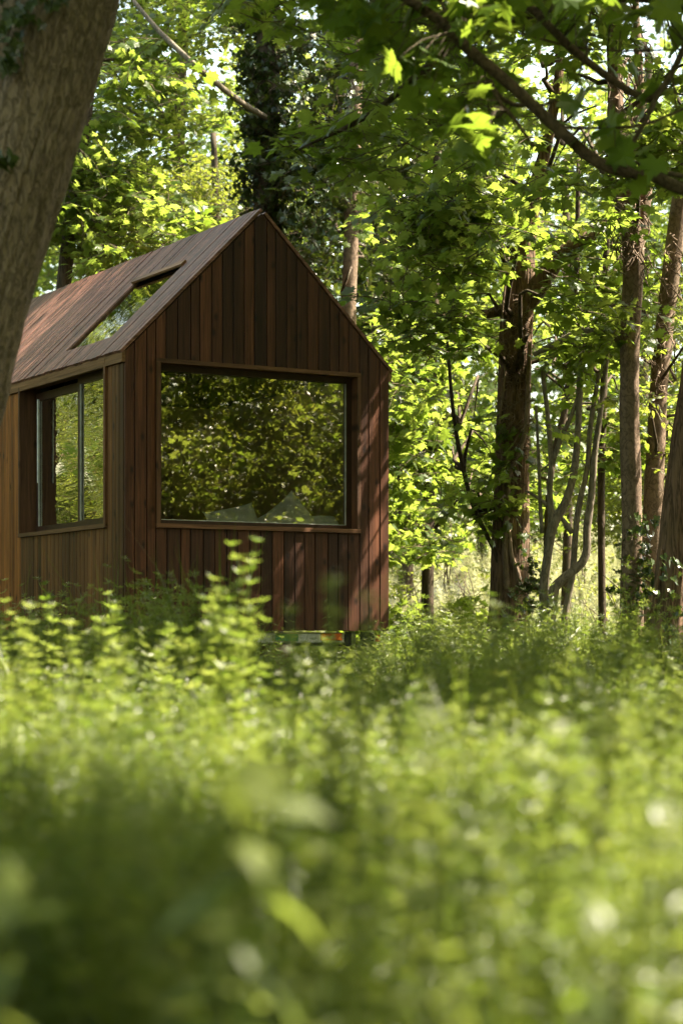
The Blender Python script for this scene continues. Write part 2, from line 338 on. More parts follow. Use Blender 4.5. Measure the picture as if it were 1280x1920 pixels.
def cleavers(h, branches=4, nodes=11, ln=.045):
    """goosegrass: thin square stems with whorls of narrow leaves and tiny white flowers"""
    mb = MB()
    def shoot(p0, dirn, length, nn, r, l, lvl):
        d = np.array(dirn, float); d /= np.linalg.norm(d); p = np.array(p0, float); pts = [p]
        for k in range(nn):
            d = d+np.array([rnd.uniform(-.10, .10), rnd.uniform(-.10, .10), .03]); d /= np.linalg.norm(d)
            q = p+d*length/nn; stick(mb, p, q, r*(1-k/nn*.5), r*(1-(k+1)/nn*.5), 1); p = q; pts.append(p)
            ll = l*(1.1-.5*k/nn)
            R = rot(math.asin(max(-1, min(1, -d[1]))), math.atan2(d[0], d[2]), rnd.uniform(0, 3))
            if k > 0 or lvl: whorl(mb, p, R, 7, ll, .095, .25+.35*k/nn)
        for _ in range(4 if lvl else 3):
            a = rnd.uniform(0, 6.3); e = p+np.array([math.cos(a)*.012, math.sin(a)*.012, .012]); f = .0035
            mb.add([e+(f, 0, 0), e+(0, f, .002), e-(f, 0, 0), e-(0, f, -.002)], [(0, 1, 2, 3)], 2)
        return pts
    main = shoot((0, 0, 0), (rnd.uniform(-.18, .18), rnd.uniform(-.18, .18), 1), h, nodes, .0028, ln, 0)
    for b in range(branches):
        i = rnd.randrange(2, nodes-1); a = rnd.uniform(0, 6.3)
        shoot(main[i], (math.cos(a)*.7, math.sin(a)*.7, .9), h*rnd.uniform(.18, .38), 4, .0018, ln*.75, 1)
    return mb
def herb(h, n, size):
    mb = MB(); p = np.zeros(3); d = np.array([rnd.uniform(-.2, .2), rnd.uniform(-.2, .2), 1.])
    for k in range(n):
        q = p+d/np.linalg.norm(d)*h/n; stick(mb, p, q, .003, .0026, 1); p = q
        for s_ in (0, 1):
            a = k*1.57+s_*3.14+rnd.uniform(-.3, .3); R = rot(rnd.uniform(-.5, .35), rnd.uniform(-.4, .4), a)
            V, F = leaf_geo(OVAL, size*rnd.uniform(.7, 1.2)*(1.1-.5*k/n), .2, .35); mb.add((R@V.T).T+p, F, 0)
    return mb
def grass(h, n):
    mb = MB()
    for k in range(n):
        a = rnd.uniform(0, 6.3); r = rnd.uniform(0, .05); b = np.array([math.cos(a)*r, math.sin(a)*r, 0]); l = h*rnd.uniform(.5, 1.1); le = rnd.uniform(.05, .45)
        o = np.array([math.cos(a), math.sin(a), 0]); w = np.array([-o[1], o[0], 0])*.0035; P = [b+o*le*l*t*t+np.array([0, 0, l*t*(1-.25*le*t)]) for t in (0, .4, .75, 1)]
        mb.add([P[0]+w, P[0]-w, P[1]+w*.9, P[1]-w*.9, P[2]+w*.6, P[2]-w*.6, P[3]], [(0, 1, 3, 2), (2, 3, 5, 4), (4, 5, 6)], 0)
    return mb
WM = [M['weed'], M['weedstem'], M['flower']]
SRC['cleavers'] = [src('cleavers', cleavers(1.0, 8, 14, .080), WM) for _ in range(5)]+[src('tall_grass', grass(1.15, 16), [M['herb']]) for _ in range(3)]
SRC['herb'] = [src('herb', herb(.9, 7, .095), [M['herb'], M['weedstem']]) for _ in range(3)]+[src('grass_tuft', grass(1.0, 12), [M['herb']]) for _ in range(2)]

SRC['thicket'] = SRC['hazel']+SRC['ivy'][:2]+SRC['maple'][:2]
SRC['meadow'] = [src('sun_glare_grass', grass(1.0, 14), [M['painted_glare']]) for _ in range(3)]+[src('sun_glare_weed', cleavers(1.0, 6, 9, .09), [M['painted_glare'], M['weedstem'], M['flower']]) for _ in range(2)]  # meadow plants wear the paled colour that stands in for sun glare
def instancer(name, P, ROT, SCL, kind, parent=None, label=None, cat=None):
    """one object whose geometry nodes set the source meshes on its own points"""
    P = np.asarray(P, float)
    me = bpy.data.meshes.new(name); off = np.array(parent.location) if parent is not None else np.zeros(3)
    me.from_pydata((P-off).tolist(), [], [])
    n = len(P); srcs = SRC[kind]
    a = me.attributes.new('turn', 'FLOAT_VECTOR', 'POINT'); a.data.foreach_set('vector', np.asarray(ROT, np.float32).ravel())
    a = me.attributes.new('size', 'FLOAT', 'POINT'); a.data.foreach_set('value', np.asarray(SCL, np.float32).ravel())
    a = me.attributes.new('pick', 'INT', 'POINT'); a.data.foreach_set('value', RNG.integers(0, len(srcs), n).astype(np.int32))
    o = bpy.data.objects.new(name, me); COL.objects.link(o)
    if parent is not None: o.parent = parent
    o['kind'] = 'stuff'
    if label: o['label'] = label
    if cat: o['category'] = cat
    key = 'set_'+kind; ng = bpy.data.node_groups.get(key)
    if ng is None:
        ng = bpy.data.node_groups.new(key, 'GeometryNodeTree')
        ng.interface.new_socket('Geometry', in_out='INPUT', socket_type='NodeSocketGeometry'); ng.interface.new_socket('Geometry', in_out='OUTPUT', socket_type='NodeSocketGeometry')
        gi = ng.nodes.new('NodeGroupInput'); go = ng.nodes.new('NodeGroupOutput')
        g2i = ng.nodes.new('GeometryNodeGeometryToInstance')
        for s_ in srcs:
            inf = ng.nodes.new('GeometryNodeObjectInfo'); inf.inputs['Object'].default_value = s_; ng.links.new(inf.outputs['Geometry'], g2i.inputs[0])
        iop = ng.nodes.new('GeometryNodeInstanceOnPoints'); iop.inputs['Pick Instance'].default_value = True
        def attr(nm, t):
            x = ng.nodes.new('GeometryNodeInputNamedAttribute'); x.data_type = t; x.inputs[0].default_value = nm; return x.outputs[0]
        e2r = ng.nodes.new('FunctionNodeEulerToRotation'); ng.links.new(attr('turn', 'FLOAT_VECTOR'), e2r.inputs[0])
        ng.links.new(gi.outputs[0], iop.inputs['Points']); ng.links.new(g2i.outputs[0], iop.inputs['Instance'])
        ng.links.new(attr('pick', 'INT'), iop.inputs['Instance Index']); ng.links.new(e2r.outputs[0], iop.inputs['Rotation']); ng.links.new(attr('size', 'FLOAT'), iop.inputs['Scale'])
        ng.links.new(iop.outputs[0], go.inputs[0])
    md = o.modifiers.new('set', 'NODES'); md.node_group = ng
    return o

# ------------------------------------------------------------------ the cabin's frame of reference
TH = 0.5252; XA, DA = -1.7353, 15.977; CW, CLEN = 2.45, 7.2
U = np.array([math.cos(TH), math.sin(TH), 0]); VV = np.array([-math.sin(TH), math.cos(TH), 0]); A0 = np.array([XA, DA, 0])
HE, HA, HB = 2.2915+EYE, 3.517+EYE, .0148+EYE
def cabin(u, v, z): return A0+U*u+VV*v+np.array([0, 0, z])
def on_plane(px, py, p0, n):
    d = np.array([(px-PX0)/FPX, 1, (PY0-py)/FPX]); o = np.array([0, 0, EYE]); t = ((p0-o)@n)/(d@n); return o+d*t
def gable_uz(px, py):
    q = on_plane(px, py, A0, VV)-A0; return q@U, q[2]
def side_vz(px, py):
    q = on_plane(px, py, A0, U)-A0; return q@VV, q[2]

# ------------------------------------------------------------------ gaps cut through the leaves towards the sun, to light chosen spots
GAPS = []     # (point to be sunlit, radius of the gap cut towards the sun)
def gap(px, py, D, r): GAPS.append((at(px, py, D), r))
for px, py, D, r in [(60,1330,6.5,.32),(150,1300,7,.35),(260,1330,6.5,.30),(330,1370,5.5,.22),(20,1400,5,.18),(420,1250,6,.34),(450,1120,6,.30),(430,1180,6,.3),(360,1210,6.1,.25),
                     (180,1220,8.5,.32),(60,1230,8.5,.3),(300,1260,7.5,.2),(1180,1420,4,.09),(1250,1330,5.5,.16),(1150,1600,2.6,.07),(1230,1560,3,.09),(1100,1750,2.0,.06),(1260,1460,3.6,.10),
                     (1230,1800,1.9,.06),(1080,1500,3.2,.05),(1200,1690,2.2,.05),(1050,1330,7,.10),(900,1290,9,.10),(1240,1250,8,.2),(1140,1290,7.5,.12),(640,1390,3.2,.06),(460,1470,1.75,.16),(470,1580,1.75,.14),(20,1680,1.8,.14),(640,1400,3.0,.12),(990,1370,3.4,.14),(1220,1530,2.4,.14),(20,1650,1.9,.07),(420,1800,1.6,.06),(260,1880,1.5,.06),
                     (540,1820,1.5,.05),(720,1310,8,.10),(820,1360,6,.08),(1000,1390,5,.08),(990,1480,4,.08),(1190,1250,9,.2),(100,1500,3,.06),(960,1240,11,.18),(690,1260,12.5,.2),(1100,1230,12,.2),(880,1230,13,.2),(100,1400,4.6,.26),(250,1390,4.7,.28),(380,1400,4.3,.22),(180,1440,4,.2),(40,1470,3.6,.16),(300,1470,3.6,.12),(60,1560,2.6,.12),(160,1760,1.9,.10),(120,1880,1.6,.10),(640,1480,2.8,.10),(300,1720,2.0,.10),(350,1620,2.2,.10),(240,1520,3.0,.12),(700,1850,1.7,.08),(800,1760,2,.07),(880,1680,2.3,.07),(760,1420,4.2,.10),(880,1400,5,.12),(650,1330,6,.10),(1120,1370,4.6,.16),(1060,1440,3.8,.12),(1200,1480,3.4,.16),(1260,1560,2.9,.15),
                     (1130,1540,2.9,.13),(1180,1640,2.4,.13),(1080,1640,2.4,.10),(1240,1720,2.1,.12),(1140,1790,1.9,.10),(1040,1720,2.1,.08),(1220,1880,1.7,.10),(960,1800,1.8,.07),(560,1560,2.4,.09),(420,1520,2.6,.12),(450,1640,2.2,.10),(480,1760,1.9,.10),
                     (380,1860,1.65,.10),(40,1720,2.0,.09),(200,1600,2.4,.06),
                     (1000,1850,1.6,.05)]: gap(px, py, D, r)
GAPS = [g for g in GAPS if not (540 < to_px(g[0])[0] < 960 and to_px(g[0])[1] > 1420) and g[0][1] > 4.05]
for px, py, D, r in [(1180,1420,4,.24),(1240,1480,3.4,.22),(1230,1570,2.9,.22),(1140,1640,2.4,.17),(1240,1760,2.0,.17),(1080,1760,2.0,.10),(465,1500,1.75,.15),(20,1680,1.8,.13),(430,1830,1.55,.14),(640,1400,3.0,.10),(990,1400,3.6,.15),(1100,1860,1.65,.12),(220,1860,1.55,.11),(180,1450,3.9,.16),(330,1640,2.1,.06),(560,1640,2.2,.05),(120,1590,2.7,.08),(60,1790,1.75,.10),(350,1550,2.6,.06),(250,1740,2.0,.06),(490,1880,1.5,.07)]: gap(px, py, D, r)
for px, py, r in [(712,725,.10),(700,790,.10),(690,850,.09),(716,880,.10),(712,930,.09),(695,985,.09),(716,1010,.10),(690,1060,.09),(718,1080,.08),(680,1130,.12),(660,1150,.08),(715,800,.07),
                  (420,610,.05),(450,570,.05),(465,555,.05)]:
    GAPS.append((on_plane(px, py, A0, VV), r))
for px, py, D, r in [(1190,880,17.1,.16),(1185,655,17.1,.10),(1175,420,17.1,.16),(1010,1130,17.8,.2),(985,1000,18.5,.12),(945,1080,18.5,.1)]: gap(px, py, D, r)
for x, y, z, r in [(7,12,2.6,1.0),(8.5,10.5,3.4,1.2),(6.8,11,1.4,.7),(7.6,12.6,3.6,1.0),(6.6,13.2,2.2,.7),(7.8,9.6,2.4,.9),(9,12,1.8,.9),(7.2,11,4.0,.9),(8,13.4,1.4,.8),(9.5,10,4.2,1.0),(6.9,12.8,3.0,.7),(-10,21.5,1.8,2.6),(-9,20.5,1.0,1.8),(-8.6,22,2.6,1.6),(-13,24,2.5,2.2),(-8.5,19,2.6,1.5),(-14,26,3.5,2.2)]: GAPS.append((np.array([x, y, z]), r))
for k in range(16):      # the open meadow beyond the wood
    GAPS.append((np.array([-8+k % 8*2.3, 33+(k//8)*5.5, 1.5]), 2.2))
for k in range(6): GAPS.append((np.array([1.0+k % 3*1.3, 26.5+(k//3)*2, .7]), .9))
COVERS = []    # (point to be shaded by leaf sprays added towards the sun, radius)
for px, py, D, r in [(300,560,16,.7),(480,560,16.3,.8),(560,680,16.5,.7),(400,700,16,.7),(480,1050,16.4,.8),(300,1050,16.1,.6),(580,850,16.8,.6),(350,850,16,.6),(600,1050,16.9,.5),
                     (1000,150,9.2,.3),(1120,60,9.3,.3),(1150,220,9.3,.3),(800,60,9.1,.25),(1220,300,9.2,.3),
                     (620,1330,6,.4),(750,1450,4,.35),(850,1400,5,.4),(700,1600,2.5,.4),(850,1650,2.3,.4),(650,1850,1.7,.3),(800,1800,1.9,.35),(620,1500,2.9,.35),(760,1480,3.3,.4),(900,1500,3,.3),(560,1700,2.2,.25),(250,1580,2.6,.2),(560,1420,4,.3),(820,1500,3.2,.35),(420,1080,16.2,.7),(350,1030,16.1,.6),(450,1020,16.3,.6),(520,1070,16.5,.6),(380,1120,16.1,.5),(600,1080,16.8,.4),(280,1120,16,.5),(560,1130,16.6,.7),(330,900,16,.6),(640,760,17,.4),(520,620,16.4,.5),(250,800,15.9,.6),(150,1050,16.5,.7),(80,900,17.5,.6),(780,1300,8,.5),(560,1300,7,.3),(640,1250,11,.5),(850,1240,12,.7),(700,1800,1.8,.3),(900,1850,1.8,.25),
                     (30,300,8.8,.5),(60,100,8.8,.5),(0,600,8.8,.5),(120,20,8.8,.5),(20,450,8.8,.4),(60,200,8.8,.5),(700,260,12,.6),(600,280,12,.5),(820,150,12,.6)]: COVERS.append((at(px, py, D), r))
for px, py, D, n_, r in [((740, 930), (560, 1060), (18.5, 23.5), 32, .40), ((1000, 1160), (560, 950), (19, 23), 14, .32), ((760, 1120), (320, 520), (16.4, 18.5), 10, .28), ((560, 900), (60, 500), (21, 24), 10, .30), ((1080, 1260), (60, 420), (17, 20), 8, .3)]:
    for k in range(n_): GAPS.append((at(RNG.uniform(*px), RNG.uniform(*py), RNG.uniform(*D)), r*RNG.uniform(.7, 1.2), .40))
GP = np.array([g[0] for g in GAPS]); GR = np.array([g[1] for g in GAPS]); GN = np.array([g[2] if len(g) > 2 else .25 for g in GAPS])
def shades(P, soft=.35, leaf=.18, near=0):
    """True for the sprays that stay: those that do not stand in a gap's light"""
    P = np.asarray(P, float); keep = np.ones(len(P), bool)
    jit = noise(P*1.7, 8)
    for c, r, nr in zip(GP, GR, GN):
        q = P-c; t = q@S; d2 = (q*q).sum(1)-t*t
        keep &= ~((t > max(near, nr)) & (d2 < (r*(1-soft+2*soft*jit)+min(leaf, .12+r*.8))**2))
    return keep
E1 = np.cross(S, (0, 1, 0)); E1 /= np.linalg.norm(E1); E2 = np.cross(S, E1)
def open_top(P, share=.55, freq=.75):
    """crown tops are cut away over part of the wood, to let the sun down to the leaves below"""
    a = np.stack([P@E1*freq, P@E2*freq, P@E1*0], -1); lim = noise(a, 31); lim2 = noise(a*1.9+7, 32)
    t = P@S-.09*(P[:, 1]-18); top = 4.2+lim2*6.5
    return ~((lim < share) & (t > top))

# ------------------------------------------------------------------ ground
xs = np.concatenate([np.linspace(-600, -24, 14), np.linspace(-20, 20, 81), np.linspace(24, 600, 14)])
ys = np.concatenate([np.linspace(-400, -14, 12), np.linspace(-10, 60, 141), np.linspace(66, 900, 18)])
X, Y = np.meshgrid(xs, ys); Z = ground_z(X, Y); nx = len(xs)
V = np.stack([X, Y, Z], -1).reshape(-1, 3)
F = [(j*nx+i, j*nx+i+1, (j+1)*nx+i+1, (j+1)*nx+i) for j in range(len(ys)-1) for i in range(nx-1)]
g = mesh_obj('ground', V, F, M['soil'], smooth_=True); g['kind'] = 'structure'

# ------------------------------------------------------------------ cabin
CAB = thing('wooden_cabin', 'small dark wooden cabin with steep gable roof, big picture window and board cladding', 'cabin', A0, TH)
def board(name, poly, depth, axis, mat, cham=.004, base=0.0):
    """a board: outline poly in the wall's plane (a, z), thickness outwards. axis 'gable' (faces -y) or 'side' (faces -x)"""
    P = np.array(poly, float); c = P.mean(0); n = len(P)
    ins = c+(P-c)*np.maximum(0, 1-cham/np.maximum(np.abs(P-c), .01))
    def put(a, z, o): return (a, -o, z) if axis == 'gable' else (-o, a, z)
    V = [put(a, z, base) for a, z in P]+[put(a, z, base+depth-cham) for a, z in P]+[put(a, z, base+depth) for a, z in ins]
    F = [tuple(range(n))]+[(k, (k+1) % n, n+(k+1) % n, n+k) for k in range(n)]+[(n+k, n+(k+1) % n, 2*n+(k+1) % n, 2*n+k) for k in range(n)]+[tuple(2*n+k for k in range(n-1, -1, -1))]
    if axis == 'gable': F = [tuple(reversed(f)) for f in F]
    V = np.array(V); loc = V.mean(0)
    return mesh_obj(name, V, F, mat, CAB, loc=loc)
def roof_z(u): return HE+(HA-HE)*(1-abs(u-CW/2)/(CW/2))
WU0, WU1, WZ0, WZ1 = .2541, 2.1731, .8533+EYE, 2.2276+EYE        # outer edge of the picture window's casing
LV0, LV1, LZ0, LZ1 = .3221, 2.2921, .8604+EYE, 2.248+EYE         # outer edge of the side window's casing
TB = .022                                                       # board thickness
# backing walls behind the boards, with the window openings left out
mb = MB(); t = .10
mb.box((0.0, .001, HB+.02), (WU0+.02, t, HE-.02)); mb.box((WU1-.02, .001, HB+.02), (CW, t, HE-.02))
mb.box((WU0+.02, .001, HB+.02), (WU1-.02, t, WZ0+.02)); mb.box((WU0+.02, .001, WZ1-.02), (WU1-.02, t, HE-.02))
zt = HE-.02
mb.add([(0.02, .001, zt), (CW-.02, .001, zt), (CW/2, .001, HA-.05), (.02, t, zt), (CW-.02, t, zt), (CW/2, t, HA-.05)], [(0, 1, 2), (5, 4, 3), (0, 2, 5, 3), (1, 4, 5, 2), (0, 3, 4, 1)])
mesh_obj('wall_backing', mb.V, mb.F, M['paper'], CAB)
mb = MB()
mb.box((.001, t, HB+.02), (t, LV0+.02, HE-.03)); mb.box((.001, LV1-.02, HB+.02), (t, CLEN, HE-.03))
mb.box((.001, LV0+.02, HB+.02), (t, LV1-.02, LZ0+.02)); mb.box((.001, LV0+.02, LZ1-.02), (t, LV1-.02, HE-.03))
mb.box((CW-t, t, HB+.02), (CW-.001, CLEN, HE-.03)); mb.box((t, CLEN-t, HB+.02), (CW-t, CLEN, HE-.03))
mesh_obj('side_wall_backing', mb.V, mb.F, M['paper'], CAB)
mb = MB()
mb.box((t+.002, t+.02, HB+.03), (t+.014, LV0+.02, HE-.06)); mb.box((t+.002, LV1-.02, HB+.03), (t+.014, CLEN-t-.02, HE-.06)); mb.box((t+.002, LV0+.02, HB+.03), (t+.014, LV1-.02, LZ0+.02)); mb.box((t+.002, LV0+.02, LZ1-.02), (t+.014, LV1-.02, HE-.06))
mb.box((CW-t-.014, t+.02, HB+.03), (CW-t-.002, CLEN-t-.02, HE-.06)); mb.box((t+.02, CLEN-t-.016, HB+.03), (CW-t-.02, CLEN-t-.002, HE-.06))
mb.box((t+.02, 2.75, HB+.2), (CW-t-.02, 2.79, HE-.1))
mesh_obj('wall_lining', mb.V, mb.F, M['inner'], CAB)
mb = MB(); mb.box((.02, .04, HB+.005), (CW-.02, CLEN-.02, HB+.019)); mesh_obj('floor', mb.V, mb.F, M['inner'], CAB)
# gable boards, joints read off the photograph
rr = random.Random(8)
def gable_boards(lo, hi, nb): 
    w = (hi-lo)/nb; e = [lo]
    for k in range(1, nb): e.append(lo+k*w+rr.uniform(-.011, .011))
    return e+[hi]
def top_poly(a, b, z0, drop=.012):
    ts = [(a, z0), (b, z0), (b, roof_z(b)-drop)]
    if a < CW/2 < b: ts.append((CW/2, HA-drop))
    return ts+[(a, roof_z(a)-drop)]
GAPJ = .0075
for e, mode in ((gable_boards(-.02, WU0, 3), 'full'), (gable_boards(WU1, CW+.02, 3), 'full'), (gable_boards(WU0, WU1, 19), 'top'), (gable_boards(WU0, WU1, 18), 'low')):
    for a, b in zip(e, e[1:]):
        a2, b2 = a+GAPJ/2, b-GAPJ/2; z0 = HB+rr.uniform(-.004, .004); dp = TB+rr.uniform(-.0015, .002)
        if mode == 'full': board('wall_board', top_poly(a2, b2, z0), dp, 'gable', M['gable'])
        elif mode == 'top': board('wall_board', top_poly(a2, b2, WZ1+.001), dp, 'gable', M['gable'])
        else: board('wall_board', [(a2, z0), (b2, z0), (b2, WZ0-.001), (a2, WZ0-.001)], dp, 'gable', M['gable'])
# side boards
FZ = HE-.115     # underside of the eave fascia
def side_run(lo, hi, w, z0, z1, mat, dp0=TB):
    nb = max(1, round((hi-lo)/w)); e = [lo]+[lo+(hi-lo)*k/nb+rr.uniform(-.009, .009) for k in range(1, nb)]+[hi]
    for a, b in zip(e, e[1:]): board('wall_board', [(b-GAPJ/2, z0), (a+GAPJ/2, z0), (a+GAPJ/2, z1), (b-GAPJ/2, z1)], dp0+rr.uniform(-.0015, .002), 'side', mat)
side_run(.004, LV0, .08, HB, FZ, M['side']); side_run(LV0, LV1, .082, HB, LZ0-.001, M['side']); side_run(LV1, CLEN, .082, HB, FZ, M['orange'])
# window casings: deep boxes of board round each opening, a little proud of the cladding
def casing_gable():
    w = thing_part('window', CAB)
    c, out_, inn = .034, -.046, .125
    for nm, lo, hi, m_ in (('casing_head', (WU0, out_, WZ1-c), (WU1, inn, WZ1), M['trim']), ('casing_sill', (WU0, out_, WZ0), (WU1, inn, WZ0+c), M['trim']),
                           ('casing_jamb', (WU0, out_+.002, WZ0+c), (WU0+c, inn, WZ1-c), M['trim_z']), ('casing_jamb', (WU1-c, out_+.002, WZ0+c), (WU1, inn, WZ1-c), M['trim_z'])):
        b = MB(); b.box(lo, hi); cc = np.array(b.V).mean(0); mesh_obj(nm, b.V, b.F, m_, w, loc=cc)
    f = .05; a0, a1, b0, b1 = WU0+c, WU1-c, WZ0+c, WZ1-c; y0, y1 = .055, .105
    b = MB(); b.box((a0, y0, b0), (a1, y1, b0+f*.7)); b.box((a0, y0, b1-f), (a1, y1, b1)); b.box((a0, y0, b0+f*.7), (a0+f, y1, b1-f)); b.box((a1-f, y0, b0+f*.7), (a1, y1, b1-f))
    mesh_obj('window_frame', b.V, b.F, M['frame'], w)
    b = MB(); e = .006; b.box((a1-f-e, y0+.012, b0+f*.7), (a1-f, y0+.02, b1-f)); b.box((a0+f, y0+.012, b0+f*.7), (a1-f-e, y0+.02, b0+f*.7+e)); mesh_obj('glazing_bead', b.V, b.F, M['strip'], w)
    b = MB(); b.box((a0+f-.004, .078, b0+f*.7-.004), (a1-f+.004, .084, b1-f+.004)); mesh_obj('pane', b.V, b.F, M['glass'], w, loc=np.array(b.V).mean(0))
def thing_part(name, parent):
    o = bpy.data.objects.new(name, None); COL.objects.link(o); o.parent = parent; o.empty_display_size = .1; return o
casing_gable()
def casing_side():
    w = thing_part('window', CAB)
    c, out_, inn = .034, -.048, .16
    for nm, lo, hi, m_ in (('casing_head', (out_, LV0, LZ1-c), (inn, LV1, LZ1), M['trim_y']), ('casing_sill', (out_, LV0, LZ0), (inn, LV1, LZ0+c), M['trim_y']),
                           ('casing_jamb', (out_+.002, LV0, LZ0+c), (inn, LV0+c, LZ1-c), M['trim_z']), ('casing_jamb', (out_+.002, LV1-c, LZ0+c), (inn, LV1, LZ1-c), M['trim_z'])):
        b = MB(); b.box(lo, hi); cc = np.array(b.V).mean(0); mesh_obj(nm, b.V, b.F, m_, w, loc=cc)
    a0, a1, b0, b1 = LV0+c, LV1-c, LZ0+c, LZ1-c; mid = a0+(a1-a0)*.42; f = .055
    for k, (p, q, x0) in enumerate(((a0, mid+.03, .075), (mid-.03, a1, .115))):
        b = MB(); x1 = x0+.038; top = b1-(.05 if k else .012)
        b.box((x0, p, b0), (x1, q, b0+f*1.2)); b.box((x0, p, top-f*1.3), (x1, q, top)); b.box((x0, p, b0+f*1.2), (x1, p+f, top-f*1.3)); b.box((x0, q-f, b0+f*1.2), (x1, q, top-f*1.3))
        s_ = mesh_obj('sliding_sash', b.V, b.F, M['frame'], w)
        b = MB(); b.box((x0+.016, p+f-.004, b0+f*1.2-.004), (x0+.022, q-f+.004, top-f*1.3+.004)); mesh_obj('pane', b.V, b.F, M['glass_side'], w, loc=np.array(b.V).mean(0))
        b = MB(); b.box((x0-.002, q-f-.006, b0+f*1.2), (x0+.012, q-f, top-f*1.3)); mesh_obj('edge_strip', b.V, b.F, M['strip'], w)
    b = MB(); b.box((.055, a1-.20, b0+.45), (.068, a1-.175, b1-.12)); mesh_obj('pull_rail', b.V, b.F, M['strip'], w)
casing_side()
# eave fascia and roof boards
b = MB(); b.box((-.045, -.02, FZ+.004), (-.012, CLEN+.03, HE-.008)); mesh_obj('fascia', b.V, b.F, M['trim_y'], CAB)
b = MB(); b.box((CW+.012, -.02, FZ+.004), (CW+.045, CLEN+.03, HE-.008)); mesh_obj('fascia', b.V, b.F, M['trim_y'], CAB)
SL = math.hypot(CW/2, HA-HE); SA = math.atan2(HA-HE, CW/2)
rn = np.array([-math.sin(SA), 0, math.cos(SA)])                 # outward normal of the left slope (cabin axes)
rnw = U*rn[0]+np.array([0, 0, rn[2]])
RP = cabin(0, 0, HE)+rnw*.02
def roof_sr(px, py):
    q = on_plane(px, py, RP, rnw)-cabin(0, 0, HE); du = U*math.cos(SA)+np.array([0, 0, math.sin(SA)]); return q@VV, q@du
sk = [roof_sr(*p) for p in ((122, 662), (200, 637), (365, 486), (268, 524))]
SK_S0, SK_S1 = (sk[1][0]+sk[2][0])/2, (sk[0][0]+sk[3][0])/2; SK_R0, SK_R1 = (sk[0][1]+sk[1][1])/2, (sk[2][1]+sk[3][1])/2
BW = (CLEN+.06)/88
SK_S0 = -.03+round((SK_S0+.03)/BW)*BW; SK_S1 = -.03+round((SK_S1+.03)/BW)*BW      # the opening ends on a joint between boards
def roof_piece(name, side, s0, s1, r0, r1, h0, h1, mat, parent=None):
    V = []
    for h in (h0, h1):
        for s_, r_ in ((s0, r0), (s1, r0), (s1, r1), (s0, r1)):
            u = r_*math.cos(SA)-math.sin(SA)*h; z = HE+r_*math.sin(SA)+math.cos(SA)*h
            V.append((u if side == 0 else CW-u, s_, z))
    F = [(0, 1, 2, 3), (7, 6, 5, 4), (0, 4, 5, 1), (1, 5, 6, 2), (2, 6, 7, 3), (3, 7, 4, 0)]
    if side: F = [tuple(reversed(f)) for f in F]
    V = np.array(V); loc = V.mean(0)
    return mesh_obj(name, V, F, mat, parent or CAB, loc=loc)
EV = -.055      # how far the boards run past the wall at the eave
for side in (0, 1):
    nb = 88; e = [-.03+k*(CLEN+.06)/nb for k in range(nb+1)]
    for k, (a, b_) in enumerate(zip(e, e[1:])):
        a2, b2 = a+.003, b_-.003; h = .030+rr.uniform(-.003, .004)
        if side == 0 and b2 > SK_S0 and a2 < SK_S1:
            roof_piece('roof_board', side, a2, b2, EV+rr.uniform(-.004, .004), SK_R0, 0.004, h, M['roof']); roof_piece('roof_board', side, a2, b2, SK_R1, SL+.012, 0.004, h, M['roof'])
        else: roof_piece('roof_board', side, a2, b2, EV+rr.uniform(-.004, .004), SL+(.012 if side == 0 else -.022), 0.004, h, M['roof'])
    if side: roof_piece('roof_deck', side, .0, CLEN-.02, .0, SL-.08, -.08, .002, M['paper'])
    else:
        for q in ((.0, SK_S0, .0, SL-.08), (SK_S1, CLEN-.02, .0, SL-.08), (SK_S0, SK_S1, .0, SK_R0), (SK_S0, SK_S1, SK_R1, SL-.08)): roof_piece('roof_deck', side, *q, -.08, .002, M['paper'])
b = thing_part('skylight', CAB)
roof_piece('skylight_head', 0, SK_S0-.02, SK_S1+.03, SK_R1-.06, SK_R1+.0, .033, .052, M['trim_y'], b)
roof_piece('skylight_rail', 0, SK_S1-.022, SK_S1, SK_R0, SK_R1-.06, -.07, .024, M['trim_y'], b); roof_piece('skylight_rail', 0, SK_S0, SK_S0+.014, SK_R0, SK_R1-.06, -.07, .014, M['frame'], b)
roof_piece('pane', 0, SK_S0+.014, SK_S1-.022, SK_R0, SK_R1-.06, .004, .010, M['glass_roof'], b)
# what carries the cabin: trailer chassis with bumper, lamps and jacks
def gb(px): return gable_uz(px, 1190)[0]
b = MB(); b.box((gb(455), .03, .535), (gb(648), .09, .612)); mesh_obj('bumper_beam', b.V, b.F, M['white'], CAB)
b = MB(); b.box((gb(519), .012, .548), (gb(560), .028, .608)); mesh_obj('green_plate', b.V, b.F, M['green'], CAB)
b = MB(); b.box((gb(604), .002, .552), (gb(641), .028, .612)); b.box((gb(622), -.008, .556), (gb(640), .002, .606)); mesh_obj('tail_lamp', b.V, b.F, M['orange_lamp'], CAB)
for p, q in ((650, 662), (680, 704)):
    b = MB(); b.box((gb(p), .03, .50), (gb(q), .05, .625)); mesh_obj('mud_flap', b.V, b.F, M['rubber'], CAB)
b = MB(); b.box((gb(706), .0, .54), (gb(713), .03, .60)); mesh_obj('side_reflector', b.V, b.F, M['red_lamp'], CAB)
b = MB(); b.box((.25, .09, .50), (.33, CLEN-.1, .62)); b.box((CW-.33, .09, .50), (CW-.25, CLEN-.1, .62)); mesh_obj('chassis_beam', b.V, b.F, M['steel'], CAB)
for u_, v_ in ((.29, .4), (CW-.29, .4), (.29, CLEN-.5), (CW-.29, CLEN-.5)):
    Vt, Ft = tube([(u_, v_, -.08), (u_, v_, .50)], [.04, .03], 10, .3); mesh_obj('jack_leg', Vt, Ft, M['steel'], CAB)
